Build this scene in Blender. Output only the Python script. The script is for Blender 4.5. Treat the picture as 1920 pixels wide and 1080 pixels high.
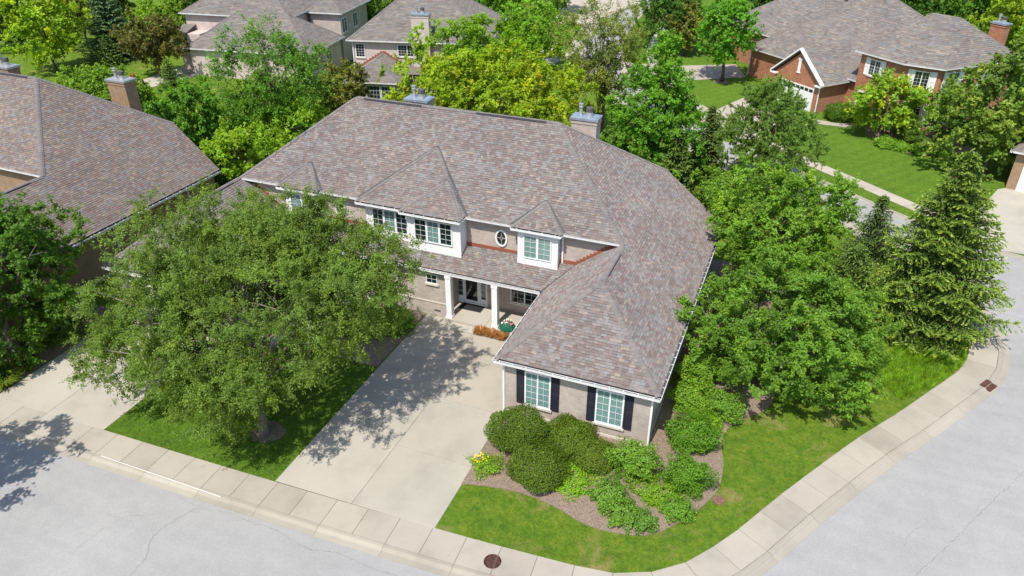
import bpy, bmesh, math, random
import numpy as np
from mathutils import Vector, Matrix, noise

for o in list(bpy.data.objects): bpy.data.objects.remove(o)
scene = bpy.context.scene
COL = scene.collection
R = math.radians

# ------------------------------------------------------------------ camera, sky, sun, exposure
cam_d = bpy.data.cameras.new('camera'); cam = bpy.data.objects.new('camera', cam_d); COL.objects.link(cam)
CAM = Vector((11.589, -26.645, 24.672))
cam.location = CAM; cam.rotation_euler = (R(90-30.971), 0, R(21.691))
cam_d.sensor_fit = 'HORIZONTAL'; cam_d.angle = R(67.767); cam_d.clip_end = 2000; cam_d.clip_start = .5
scene.camera = cam
SUN = Vector((.1, 1, -1.65)).normalized()
world = bpy.data.worlds.new('World'); scene.world = world; world.use_nodes = True
wn = world.node_tree.nodes; wl = world.node_tree.links; wn.clear()
sky = wn.new('ShaderNodeTexSky'); sky.sky_type = 'NISHITA'; sky.sun_disc = False
sky.sun_elevation = math.asin(-SUN.z); sky.sun_rotation = math.atan2(-SUN.x, -SUN.y)
bg = wn.new('ShaderNodeBackground'); bg.inputs[1].default_value = .145
wo = wn.new('ShaderNodeOutputWorld'); wl.new(sky.outputs[0], bg.inputs[0]); wl.new(bg.outputs[0], wo.inputs[0])
sd = bpy.data.lights.new('sun', 'SUN'); sd.energy = 4.25; sd.angle = R(.53); sd.color = (1, .955, .88)
so = bpy.data.objects.new('sun', sd); COL.objects.link(so); so.location = (0, -40, 60)
so.rotation_euler = SUN.to_track_quat('-Z', 'Y').to_euler()
vs = scene.view_settings; vs.view_transform = 'Standard'; vs.look = 'None'; vs.gamma = 1; vs.exposure = .42
scene.cycles.max_bounces = 6; scene.cycles.transparent_max_bounces = 8
scene.cycles.diffuse_bounces = 3; scene.cycles.glossy_bounces = 2; scene.cycles.transmission_bounces = 3
scene.cycles.caustics_reflective = False; scene.cycles.caustics_refractive = False

# ------------------------------------------------------------------ helpers
def tag(o, label=None, cat=None, group=None, kind=None):
    if label: o['label'] = label
    if cat: o['category'] = cat
    if group: o['group'] = group
    if kind: o['kind'] = kind
    return o
def empty(name, loc=(0,0,0), rz=0):
    o = bpy.data.objects.new(name, None); COL.objects.link(o); o.location = loc; o.rotation_euler = (0,0,rz)
    o.empty_display_size = .3
    return o
def thing(name, label, cat, loc=(0,0,0), rz=0, group=None): return tag(empty(name, loc, rz), label, cat, group)
def mesh_obj(name, V, F, mat=None, parent=None, col=None, smooth=False):
    me = bpy.data.meshes.new(name)
    if isinstance(F, np.ndarray):
        V = np.asarray(V, np.float32); n, k = F.shape
        me.vertices.add(len(V)); me.vertices.foreach_set('co', V.ravel())
        me.loops.add(n*k); me.loops.foreach_set('vertex_index', F.ravel().astype(np.int32))
        me.polygons.add(n); me.polygons.foreach_set('loop_start', np.arange(0, n*k, k, dtype=np.int32))
        me.update(calc_edges=True)
    else:
        me.from_pydata([tuple(v) for v in V], [], [tuple(f) for f in F]); me.update()
    if col is not None:
        a = me.color_attributes.new('Col', 'FLOAT_COLOR', 'POINT')
        c = np.ones((len(V), 4), np.float32); c[:, :3] = col; a.data.foreach_set('color', c.ravel())
    if smooth: me.polygons.foreach_set('use_smooth', np.ones(len(me.polygons), bool))
    if mat: me.materials.append(mat)
    o = bpy.data.objects.new(name, me); COL.objects.link(o)
    if parent: o.parent = parent
    return o
class MB:
    def __init__(s, M=None): s.V = []; s.F = []; s.M = M
    def add(s, vs, fs, M=None):
        b = len(s.V); M = M or s.M
        s.V += [(M @ Vector(v)) if M else Vector(v) for v in vs]
        s.F += [tuple(i+b for i in f) for f in fs]; return s
    def box(s, x0, x1, y0, y1, z0, z1, M=None):
        v = [(x,y,z) for z in (z0,z1) for x,y in ((x0,y0),(x1,y0),(x1,y1),(x0,y1))]
        return s.add(v, [(3,2,1,0),(4,5,6,7),(0,1,5,4),(1,2,6,5),(2,3,7,6),(3,0,4,7)], M)
    def prism(s, poly, z0, z1, M=None, bottom=True):
        n = len(poly)
        a = sum(poly[i][0]*poly[(i+1)%n][1]-poly[(i+1)%n][0]*poly[i][1] for i in range(n))
        if a < 0: poly = poly[::-1]
        v = [(x,y,z0) for x,y in poly]+[(x,y,z1) for x,y in poly]
        f = [tuple(range(n,2*n))]+[(i,(i+1)%n,n+(i+1)%n,n+i) for i in range(n)]
        if bottom: f.append(tuple(range(n))[::-1])
        return s.add(v, f, M)
    def tube(s, pts, rad, n=6, cap=True):
        pts = [Vector(p) for p in pts]; b = len(s.V); k = len(pts)
        for i, p in enumerate(pts):
            d = (pts[min(i+1,k-1)]-pts[max(i-1,0)]).normalized()
            a = d.cross(Vector((.13,.31,.94)) if abs(d.z) < .9 else Vector((1,.1,0))).normalized(); c = d.cross(a)
            r = rad[i] if hasattr(rad, '__len__') else rad
            for j in range(n):
                t = 2*math.pi*j/n; q = p+(a*math.cos(t)+c*math.sin(t))*r
                s.V.append(s.M @ q if s.M else q)
        for i in range(k-1):
            for j in range(n): s.F.append((b+i*n+j, b+i*n+(j+1)%n, b+(i+1)*n+(j+1)%n, b+(i+1)*n+j))
        if cap: s.F.append(tuple(b+(k-1)*n+j for j in range(n))); s.F.append(tuple(b+j for j in range(n))[::-1])
        return s
    def lathe(s, c, prof, n=16, flute=0, fa=0):
        b = len(s.V)
        for r, z in prof:
            for j in range(n):
                t = 2*math.pi*j/n; rr = r*(1+fa*math.cos(flute*t))
                q = Vector((c[0]+rr*math.cos(t), c[1]+rr*math.sin(t), c[2]+z)); s.V.append(s.M @ q if s.M else q)
        for i in range(len(prof)-1):
            for j in range(n): s.F.append((b+i*n+j, b+i*n+(j+1)%n, b+(i+1)*n+(j+1)%n, b+(i+1)*n+j))
        s.F.append(tuple(b+(len(prof)-1)*n+j for j in range(n))); return s
    def build(s, name, mat, parent=None, smooth=False): return mesh_obj(name, s.V, s.F, mat, parent, None, smooth)

# ------------------------------------------------------------------ materials
def nodes(name):
    m = bpy.data.materials.new(name); m.use_nodes = True; nt = m.node_tree; b = nt.nodes['Principled BSDF']
    return m, nt, b
def ramp(nt, stops, fac):
    r = nt.nodes.new('ShaderNodeValToRGB'); e = r.color_ramp.elements
    while len(e) < len(stops): e.new(.5)
    for q, (p, c) in zip(e, stops): q.position = p; q.color = (*c, 1)
    nt.links.new(fac, r.inputs[0]); return r.outputs[0]
def noise_n(nt, vec, scale, detail=4, rough=.55, dist=0):
    n = nt.nodes.new('ShaderNodeTexNoise'); n.inputs['Scale'].default_value = scale; n.inputs['Detail'].default_value = detail
    n.inputs['Roughness'].default_value = rough; n.inputs['Distortion'].default_value = dist
    if vec is not None: nt.links.new(vec, n.inputs['Vector'])
    return n.outputs['Fac']
def mix(nt, fac, a, b, mode='MIX'):
    x = nt.nodes.new('ShaderNodeMix'); x.data_type = 'RGBA'; x.blend_type = mode
    for i, v in ((0, fac), (6, a), (7, b)):
        if hasattr(v, 'links'): nt.links.new(v, x.inputs[i])
        else: x.inputs[i].default_value = v if i == 0 else (*v, 1)
    return x.outputs[2]
def bump(nt, b, h, strength, dist=.02):
    n = nt.nodes.new('ShaderNodeBump'); n.inputs['Strength'].default_value = strength; n.inputs['Distance'].default_value = dist
    nt.links.new(h, n.inputs['Height']); nt.links.new(n.outputs[0], b.inputs['Normal'])
def objco(nt):
    t = nt.nodes.new('ShaderNodeTexCoord'); return t.outputs['Object']
def geopos(nt):
    return nt.nodes.new('ShaderNodeNewGeometry').outputs['Position']
def plain(name, c, rough=.6, var=.12, scale=6, metal=0, spec=.3, bs=0, bscale=40):
    m, nt, b = nodes(name); v = geopos(nt)
    f = noise_n(nt, v, scale, 5)
    lo = tuple(x*(1-var) for x in c); hi = tuple(min(1, x*(1+var)) for x in c)
    nt.links.new(ramp(nt, [(.3, lo), (.7, hi)], f), b.inputs['Base Color'])
    b.inputs['Roughness'].default_value = rough; b.inputs['Metallic'].default_value = metal; b.inputs['Specular IOR Level'].default_value = spec
    if bs: bump(nt, b, noise_n(nt, v, bscale, 3), bs)
    return m
def brick_mat(name, c1, c2, mortar):
    m, nt, b = nodes(name); tc = nt.nodes.new('ShaderNodeTexCoord')
    so = nt.nodes.new('ShaderNodeSeparateXYZ'); nt.links.new(tc.outputs['Object'], so.inputs[0])
    sn = nt.nodes.new('ShaderNodeSeparateXYZ'); nt.links.new(tc.outputs['Normal'], sn.inputs[0])
    def mth(op, a, c=None):
        q = nt.nodes.new('ShaderNodeMath'); q.operation = op
        for i, v in enumerate((a, c)):
            if v is None: continue
            if hasattr(v, 'links'): nt.links.new(v, q.inputs[i])
            else: q.inputs[i].default_value = v
        return q.outputs[0]
    u = mth('ADD', mth('MULTIPLY', so.outputs[0], mth('ABSOLUTE', sn.outputs[1])), mth('MULTIPLY', so.outputs[1], mth('ABSOLUTE', sn.outputs[0])))
    cb = nt.nodes.new('ShaderNodeCombineXYZ'); nt.links.new(u, cb.inputs[0]); nt.links.new(so.outputs[2], cb.inputs[1])
    br = nt.nodes.new('ShaderNodeTexBrick'); nt.links.new(cb.outputs[0], br.inputs['Vector'])
    br.inputs['Scale'].default_value = 1; br.inputs['Brick Width'].default_value = .215; br.inputs['Row Height'].default_value = .078
    br.inputs['Mortar Size'].default_value = .006; br.inputs['Mortar Smooth'].default_value = .2; br.inputs['Bias'].default_value = 0
    br.inputs['Color1'].default_value = (*c1, 1); br.inputs['Color2'].default_value = (*c2, 1); br.inputs['Mortar'].default_value = (*mortar, 1)
    n = noise_n(nt, tc.outputs['Object'], 1.3, 5)
    nt.links.new(mix(nt, .6, br.outputs['Color'], ramp(nt, [(.3, (.72,.72,.72)), (.7, (1.12,1.1,1.08))], n), 'MULTIPLY'), b.inputs['Base Color'])
    b.inputs['Roughness'].default_value = .85; b.inputs['Specular IOR Level'].default_value = .2
    inv = mth('SUBTRACT', 1., br.outputs['Fac']); bump(nt, b, inv, .5, .01)
    return m
def attr_mat(name, rough=.9, grain=30, gs=.25, bs=.3):
    m, nt, b = nodes(name); a = nt.nodes.new('ShaderNodeAttribute'); a.attribute_name = 'Col'
    v = geopos(nt); f = noise_n(nt, v, grain, 3, .7); g = noise_n(nt, v, .35, 3)
    c = mix(nt, gs*2, a.outputs['Color'], ramp(nt, [(.3, (.72,.72,.72)), (.7, (1.2,1.2,1.2))], f), 'MULTIPLY')
    c = mix(nt, .6, c, ramp(nt, [(.3, (.86,.86,.88)), (.7, (1.1,1.08,1.05))], g), 'MULTIPLY')
    nt.links.new(c, b.inputs['Base Color']); b.inputs['Roughness'].default_value = rough; b.inputs['Specular IOR Level'].default_value = .15; b.inputs['Diffuse Roughness'].default_value = .45
    bump(nt, b, f, bs, .006); return m
def leaf_mat(name, trans=.38, gloss=.05):
    m = bpy.data.materials.new(name); m.use_nodes = True; nt = m.node_tree; N = nt.nodes; N.clear(); L = nt.links
    a = N.new('ShaderNodeAttribute'); a.attribute_name = 'Col'
    d = N.new('ShaderNodeBsdfDiffuse'); t = N.new('ShaderNodeBsdfTranslucent'); g = N.new('ShaderNodeBsdfGlossy')
    g.inputs['Roughness'].default_value = .45; g.inputs['Color'].default_value = (.9,.95,.85,1)
    L.new(a.outputs['Color'], d.inputs['Color'])
    tc = mix(nt, 1, a.outputs['Color'], (1.35, 1.3, .55), 'MULTIPLY'); L.new(tc, t.inputs['Color'])
    m1 = N.new('ShaderNodeMixShader'); m1.inputs[0].default_value = trans; L.new(d.outputs[0], m1.inputs[1]); L.new(t.outputs[0], m1.inputs[2])
    m2 = N.new('ShaderNodeMixShader'); m2.inputs[0].default_value = gloss; L.new(m1.outputs[0], m2.inputs[1]); L.new(g.outputs[0], m2.inputs[2])
    o = N.new('ShaderNodeOutputMaterial'); L.new(m2.outputs[0], o.inputs[0]); return m
def lawn_mat(name, a, b_, c, dry, dryamt=.62, stripes=0):
    m, nt, b = nodes(name); v = geopos(nt)
    f = noise_n(nt, v, 1.5, 7, .7); f2 = noise_n(nt, v, 5, 8, .85); f3 = noise_n(nt, v, .23, 3)
    col = ramp(nt, [(.3, a), (.5, b_), (.72, c)], f)
    col = mix(nt, .75, col, ramp(nt, [(.34, (.42,.5,.4)), (.5, (1,1,1)), (.64, (1.6,1.45,1.3))], f2), 'MULTIPLY')
    col = mix(nt, ramp(nt, [(dryamt, (0,0,0)), (dryamt+.14, (.75,.75,.75))], noise_n(nt, v, .55, 5, .6, .6)), col, dry)
    col = mix(nt, .5, col, ramp(nt, [(.35, (.8,.85,.8)), (.65, (1.15,1.1,1.05))], f3), 'MULTIPLY')
    if stripes:
        mp = nt.nodes.new('ShaderNodeMapping'); mp.inputs['Rotation'].default_value = (0, 0, R(35)); nt.links.new(v, mp.inputs[0])
        w = nt.nodes.new('ShaderNodeTexWave'); w.inputs['Scale'].default_value = .28; w.inputs['Distortion'].default_value = .4; nt.links.new(mp.outputs[0], w.inputs[0])
        col = mix(nt, stripes, col, ramp(nt, [(.4, (.82,.88,.8)), (.6, (1.12,1.1,1.05))], w.outputs['Fac']), 'MULTIPLY')
    nt.links.new(col, b.inputs['Base Color']); b.inputs['Roughness'].default_value = .95; b.inputs['Specular IOR Level'].default_value = .1
    bump(nt, b, noise_n(nt, v, 35, 4, .8), .8, .05); return m
def concrete(name, c, seedscale=1.0, stain=.16):
    m, nt, b = nodes(name); v = geopos(nt)
    oi = nt.nodes.new('ShaderNodeObjectInfo')
    f = noise_n(nt, v, .55*seedscale, 6, .6); g = noise_n(nt, v, 60, 3, .7); h = noise_n(nt, v, 3.2, 5, .7, .4)
    col = ramp(nt, [(.28, tuple(x*(1-stain) for x in c)), (.5, c), (.75, tuple(min(1, x*1.07) for x in c))], f)
    col = mix(nt, .5, col, ramp(nt, [(.3, (.9,.89,.87)), (.65, (1.05,1.05,1.05))], g), 'MULTIPLY')
    col = mix(nt, .6, col, ramp(nt, [(.22, (.8,.77,.73)), (.42, (1,1,1))], h), 'MULTIPLY')
    col = mix(nt, .7, col, ramp(nt, [(0, (.85,.84,.82)), (1, (1.07,1.065,1.05))], oi.outputs['Random']), 'MULTIPLY')
    nt.links.new(col, b.inputs['Base Color']); b.inputs['Roughness'].default_value = .9; b.inputs['Specular IOR Level'].default_value = .2
    bump(nt, b, g, .15, .004); return m
def asphalt(name):
    m, nt, b = nodes(name); v = geopos(nt)
    f = noise_n(nt, v, .12, 5, .6, .5); g = noise_n(nt, v, 26, 4, .85); h = noise_n(nt, v, 1.1, 5, .7)
    col = ramp(nt, [(.3, (.305,.298,.288)), (.55, (.335,.327,.315)), (.8, (.355,.345,.33))], f)
    col = mix(nt, .9, col, ramp(nt, [(.28, (.72,.72,.73)), (.5, (1,1,1)), (.72, (1.2,1.2,1.2))], g), 'MULTIPLY')
    col = mix(nt, .6, col, ramp(nt, [(.25, (.86,.86,.87)), (.6, (1.03,1.03,1.03))], h), 'MULTIPLY')
    mp = nt.nodes.new('ShaderNodeMapping'); mp.inputs['Rotation'].default_value = (0,0,R(-58)); mp.inputs['Scale'].default_value = (.12,1.4,1); nt.links.new(v, mp.inputs[0])
    col = mix(nt, .5, col, ramp(nt, [(.35, (.93,.93,.94)), (.6, (1.03,1.03,1.03))], noise_n(nt, mp.outputs[0], 1, 4)), 'MULTIPLY')
    nt.links.new(col, b.inputs['Base Color']); b.inputs['Roughness'].default_value = .92; b.inputs['Specular IOR Level'].default_value = .2
    bump(nt, b, g, .3, .006); return m
def glass_mat(name, tint=(.66,.84,.83), refl=.5):
    m = bpy.data.materials.new(name); m.use_nodes = True; nt = m.node_tree; N = nt.nodes; N.clear(); L = nt.links
    t = N.new('ShaderNodeBsdfTransparent'); t.inputs[0].default_value = (*tint, 1)
    g = N.new('ShaderNodeBsdfGlossy'); g.inputs['Roughness'].default_value = .03
    fr = N.new('ShaderNodeLayerWeight'); fr.inputs[0].default_value = .5
    pw = N.new('ShaderNodeMath'); pw.operation = 'POWER'; pw.inputs[1].default_value = 3; L.new(fr.outputs['Facing'], pw.inputs[0])
    ad = N.new('ShaderNodeMath'); ad.operation = 'MULTIPLY_ADD'; ad.inputs[1].default_value = .6; ad.inputs[2].default_value = refl*.35; L.new(pw.outputs[0], ad.inputs[0])
    mx = N.new('ShaderNodeMixShader'); L.new(ad.outputs[0], mx.inputs[0]); L.new(t.outputs[0], mx.inputs[1]); L.new(g.outputs[0], mx.inputs[2])
    o = N.new('ShaderNodeOutputMaterial'); L.new(mx.outputs[0], o.inputs[0]); return m

M = dict(
  lawn=lawn_mat('lawn_grass', (.062,.132,.012), (.104,.180,.016), (.175,.215,.03), (.28,.22,.09), .57),
  lawn2=lawn_mat('lush_grass', (.07,.135,.014), (.095,.17,.018), (.125,.20,.024), (.16,.15,.06), .7, .3),
  wild=lawn_mat('far_ground', (.03,.06,.012), (.05,.1,.02), (.07,.13,.025), (.12,.12,.05), .7),
  mulch=plain('mulch', (.225,.168,.125), .95, .38, 14, bs=.9, bscale=30),
  conc=concrete('concrete', (.375,.34,.285)), drive=concrete('driveway_concrete', (.405,.375,.318), .8, .16),
  drive_old=concrete('driveway_concrete_older', (.372,.335,.272), .8, .2),
  kerbm=concrete('kerb_concrete', (.36,.328,.275)), joint=plain('joint_dirt', (.12,.10,.075), .95, .3, 9),
  asphalt=asphalt('asphalt'), crack=plain('crack', (.13,.13,.135), .95, .3, 4),
  brick=brick_mat('taupe_brick', (.49,.41,.36), (.40,.335,.29), (.50,.455,.41)),
  tanbrick=brick_mat('tan_brick', (.36,.235,.135), (.28,.18,.105), (.34,.28,.22)),
  pinkbrick=brick_mat('pale_pink_brick', (.62,.50,.45), (.48,.39,.36), (.6,.55,.51)),
  redbrick=brick_mat('red_brick', (.46,.19,.10), (.33,.13,.075), (.45,.33,.26)),
  shingle=attr_mat('shingle', .95, 34, .22, .4), deck=plain('roof_deck', (.10,.09,.085), .95, .2, 5),
  farroof=None,
  white=plain('white_paint', (.76,.76,.745), .5, .08, 2), dirtywhite=plain('gutter_white', (.66,.66,.65), .5, .1, 3),
  stone=plain('limestone', (.56,.52,.45), .85, .08, 7), red=plain('copper_red_flashing', (.26,.085,.05), .6, .15, 8),
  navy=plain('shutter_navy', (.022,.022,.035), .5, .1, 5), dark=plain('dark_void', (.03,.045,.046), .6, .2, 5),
  darkdoor=plain('dark_door', (.02,.03,.028), .3, .2, 5), blind=plain('blind_slat', (.46,.50,.48), .7, .04, 3),
  zinc=plain('chimney_cap_zinc', (.40,.46,.52), .35, .15, 3, .6, .5), flue=plain('flue_metal', (.55,.55,.54), .4, .1, 9, .7), soot=plain('flue_dark', (.09,.085,.08), .7, .2, 9),
  glass=glass_mat('window_glass'), glassdark=glass_mat('window_glass_dark', (.55,.62,.64), .3),
  mat=plain('door_mat', (.02,.02,.024), .95, .2, 20), iron=plain('cast_iron', (.19,.10,.08), .8, .35, 12, bs=.6, bscale=25), rust=plain('rusty_grate', (.10,.04,.03), .85, .35, 15),
  bark=plain('bark', (.11,.085,.065), .95, .4, 9, bs=.8, bscale=18), greybark=plain('grey_bark', (.17,.145,.12), .95, .35, 9, bs=.8, bscale=18),
  leaf=leaf_mat('leaf', .46, .012), needle=leaf_mat('needle', .2, .02), blade=leaf_mat('grass_blade', .35, .02),
  green=plain('planter_green', (.012,.10,.06), .5, .25, 10), petal=attr_mat('petal', .7, 20, .1, .1),
  chair=plain('dark_wicker', (.03,.024,.02), .7, .3, 20), terracotta=plain('terracotta', (.35,.09,.03), .8, .2, 8), patio=concrete('patio_concrete', (.42,.37,.31)),
  steel=plain('bright_steel', (.6,.6,.6), .3, .1, 5, .8), valley=plain('valley_metal', (.06,.06,.064), .6, .2, 6))

# ------------------------------------------------------------------ roof shingles as real tabs
PAL = [((.212,.199,.192), .31), ((.184,.146,.134), .36), ((.252,.210,.178), .08), ((.180,.162,.150), .15), ((.218,.182,.166), .10)]
PAL2 = [((.20,.192,.184), .3), ((.208,.178,.162), .35), ((.245,.212,.182), .2), ((.182,.16,.146), .15)]
PAL3 = [((.205,.188,.18), .28), ((.195,.148,.13), .36), ((.25,.20,.158), .16), ((.18,.152,.135), .2)]
PAL, PAL2, PAL3 = [[(tuple(x*k for x in c), w) for c, w in P] for P, k in ((PAL, 1.10), (PAL2, 1.02), (PAL3, 1.10))]
def frame_of(poly):
    P = [Vector(p) for p in poly]; n = Vector((0,0,0))
    for i in range(len(P)):
        a, b = P[i], P[(i+1)%len(P)]
        n += Vector(((a.y-b.y)*(a.z+b.z), (a.z-b.z)*(a.x+b.x), (a.x-b.x)*(a.y+b.y)))
    n.normalize()
    if n.z < 0: n = -n
    u = (Vector((0,0,1))-n*n.z).normalized(); a = u.cross(n)
    c = sum(P, Vector())/len(P)
    return P, n, u, a, c
def clip(poly, conv):
    out = poly
    for i in range(len(conv)):
        a, b = conv[i], conv[(i+1)%len(conv)]; inp = out; out = []
        if not inp: return []
        ex, ey = b[0]-a[0], b[1]-a[1]
        sd = [ex*(q[1]-a[1])-ey*(q[0]-a[0]) for q in inp]
        for j in range(len(inp)):
            p, q, dp, dq = inp[j-1], inp[j], sd[j-1], sd[j]
            if (dp >= 0) != (dq >= 0):
                t = dp/(dp-dq); out.append((p[0]+t*(q[0]-p[0]), p[1]+t*(q[1]-p[1])))
            if dq >= 0: out.append(q)
    return out
def make_tabs(polys, pal, expo=.143, w=(.12,.30), seed=1):
    rng = random.Random(seed); tabs = []
    cols = [c for c, _ in pal]; wts = [q for _, q in pal]
    for poly in polys:
        P, n, u, a, c0 = frame_of(poly); d = c0.dot(n)
        c2 = [(p.dot(a), p.dot(u)) for p in P]
        ar = sum(c2[i][0]*c2[(i+1)%len(c2)][1]-c2[(i+1)%len(c2)][0]*c2[i][1] for i in range(len(c2)))
        if ar < 0: c2 = c2[::-1]
        t0 = min(q[1] for q in c2); t1 = max(q[1] for q in c2)
        k = math.floor(t0/expo)
        while k*expo < t1:
            lo, hi = k*expo, (k+1)*expo
            row = clip([(-400,lo),(400,lo),(400,hi),(-400,hi)], c2); k += 1
            if len(row) < 3: continue
            s = min(q[0] for q in row)-rng.uniform(0, .4); s1 = max(q[0] for q in row); prev = None
            while s < s1:
                wd = rng.uniform(*w); q = clip([(s,lo),(s+wd-.006,lo),(s+wd-.006,hi+.012),(s,hi+.012)], c2); s += wd
                if len(q) < 3: continue
                pm = a*(q[0][0])+u*q[0][1]+n*d
                bias = .8*noise.noise(pm*2.3)+.45*noise.noise(pm*.8)
                ci = rng.choices(range(len(cols)), [wt*(1+(1.6*bias if j == 0 else -1.4*bias if j == 1 else 0)) if wt*(1+(1.6*bias if j == 0 else -1.4*bias if j == 1 else 0)) > 0 else .01 for j, wt in enumerate(wts)])[0]
                f = rng.uniform(.86, 1.13); col = tuple(x*f for x in cols[ci])
                h = .013+rng.choice((0, .007))
                V = []; low = []
                for i, (ss, tt) in enumerate(q):
                    z = .003+h*max(0, (hi-tt)/expo)
                    V.append(a*ss+u*tt+n*(d+z))
                    if abs(tt-lo) < 1e-4: low.append(i)
                F = [tuple(range(len(q)))]
                if len(low) == 2:
                    i, j = low
                    if (i+1) % len(q) != j: i, j = j, i
                    b = len(V); V += [V[i]-n*(h+.004), V[j]-n*(h+.004)]; F.append((b, b+1, j, i))
                cs = [col]*len(V)
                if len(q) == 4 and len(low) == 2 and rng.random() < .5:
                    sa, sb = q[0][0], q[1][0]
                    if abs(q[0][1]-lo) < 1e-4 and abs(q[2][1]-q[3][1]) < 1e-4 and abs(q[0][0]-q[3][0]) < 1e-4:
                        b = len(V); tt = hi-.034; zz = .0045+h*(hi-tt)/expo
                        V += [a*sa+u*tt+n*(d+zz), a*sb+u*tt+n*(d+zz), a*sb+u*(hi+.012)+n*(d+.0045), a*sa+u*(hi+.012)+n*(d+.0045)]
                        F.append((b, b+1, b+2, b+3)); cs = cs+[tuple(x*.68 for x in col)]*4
                tabs.append((V, F, cs))
    return tabs
def tabs_mesh(name, tabs, parent, kind=None):
    V = []; F = []; C = []
    for v, f, c in tabs:
        b = len(V); V += v; F += [tuple(i+b for i in q) for q in f]; C += c
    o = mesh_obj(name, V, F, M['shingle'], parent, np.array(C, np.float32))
    if kind: o['kind'] = kind
    return o
def roof_of(parent, polys, deckpolys=(), pal=PAL, expo=.143, w=(.14,.36), seed=1, single=0, M4=None):
    mb = MB()
    for poly in list(polys)+list(deckpolys):
        P, n, u, a, c = frame_of(poly); t = [p-n*.012 for p in P]; bt = [p-n*.13 for p in P]; k = len(P)
        mb.add(t+bt, [tuple(range(k)), tuple(range(k, 2*k))[::-1]]+[(i, (i+1)%k, k+(i+1)%k, k+i) for i in range(k)])
    roof = mb.build('roof', M['deck'], parent)
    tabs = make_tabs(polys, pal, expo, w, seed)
    if single:
        W = M4 or Matrix()
        tabs.sort(key=lambda q: ((W @ q[0][0])-CAM).length - (3 if len(q[0]) == 6 else 0))
        for v, f, c in tabs[:single]: mesh_obj('shingle', v, f, M['shingle'], roof, np.array(c, np.float32))
        tabs = tabs[single:]
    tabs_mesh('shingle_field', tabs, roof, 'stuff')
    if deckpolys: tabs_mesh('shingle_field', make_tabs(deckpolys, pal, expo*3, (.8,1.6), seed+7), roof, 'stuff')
    return roof
CAPME = {}
def caps(roof, p0, p1, wd=.3, single=False, step=.2, pal=((.205,.188,.176),(.196,.181,.173),(.216,.193,.176))):
    p0, p1 = Vector(p0), Vector(p1); L = (p1-p0).length; d = (p1-p0).normalized()
    side = d.cross(Vector((0,0,1))).normalized(); up = side.cross(d).normalized()
    n = max(1, int(L/step)); rng = random.Random(int(L*1000)); mb = MB(); CC = []
    horiz = abs(d.z) < .1; fall = .62*wd/2 if horiz else .42*wd/2
    for i in range(n):
        c = rng.choice(pal); f = rng.uniform(.9, 1.1); c = tuple(x*f for x in c)
        a = i*step-.02; b = min(L, (i+1)*step+.05)
        pts = []
        for t, lift in ((a, .04), (b, .022)):
            for s, dz in ((-wd/2, -fall), (-.05, 0), (.05, 0), (wd/2, -fall)):
                pts.append(p0+d*t+side*s+up*(dz+lift))
        pts += [p-up*.03 for p in pts[:4]]
        F = [(0,1,5,4),(1,2,6,5),(2,3,7,6),(8,9,1,0),(9,10,2,1),(10,11,3,2)]
        if single: mesh_obj('ridge_cap', pts, F, M['shingle'], roof, np.array([c]*12, np.float32))
        else: mb.add(pts, F); CC += [c]*12
    if not single: mesh_obj('ridge_caps', mb.V, mb.F, M['shingle'], roof, np.array(CC, np.float32))['kind'] = 'stuff'

# ------------------------------------------------------------------ building parts
def gutter(parent, segs, z, mat='dirtywhite', soffit=.45):
    """segs: list of (p, q) eave lines, outer gutter lip on the line; house lies to the LEFT of p->q"""
    for p, q in segs:
        p = Vector((p[0], p[1], 0)); q = Vector((q[0], q[1], 0)); L = (q-p).length; d = (q-p)/L; inn = Vector((-d.y, d.x, 0))
        mt = Matrix(((d.x, inn.x, 0, p.x), (d.y, inn.y, 0, p.y), (0,0,1,z), (0,0,0,1)))
        mb = MB(mt); mb.box(0, L, 0, .014, -.125, 0); mb.box(.002, L-.002, .014, .115, -.125, -.105); mb.box(0, L, -.012, .004, -.02, .006)
        k = max(2, int(L/.62))
        if L > 1.2:
            for i in range(k): t = (i+.5)*L/k; mb.box(t-.02, t+.02, -.016, .12, .004, .014)
        g = mb.build('gutter', M[mat], parent)
        MB(mt).box(.004, L-.004, .015, .114, -.10, -.03).build('gutter_debris', M['soot'], g)
        MB(mt).box(.003, L-.003, .116, .14, -.16, -.01).build('fascia', M['white'], parent)
        if L > .6: MB(mt).box(.14, L-.14, .14, soffit+.02, -.155, -.14).build('soffit', M['white'], parent)
def downspout(parent, x, y, z0, z1, kick=(0,-.25), offs=(0,-.3)):
    mb = MB(); mb.box(x-.045, x+.045, y-.035, y+.035, z0+.12, z1-.25)
    mb.tube([(x, y, z1-.27), (x+offs[0], y+offs[1], z1-.05)], .042, 6)
    mb.tube([(x, y, z0+.14), (x+kick[0], y+kick[1], z0+.05)], .042, 6)
    mb.build('downspout', M['white'], parent)
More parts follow.
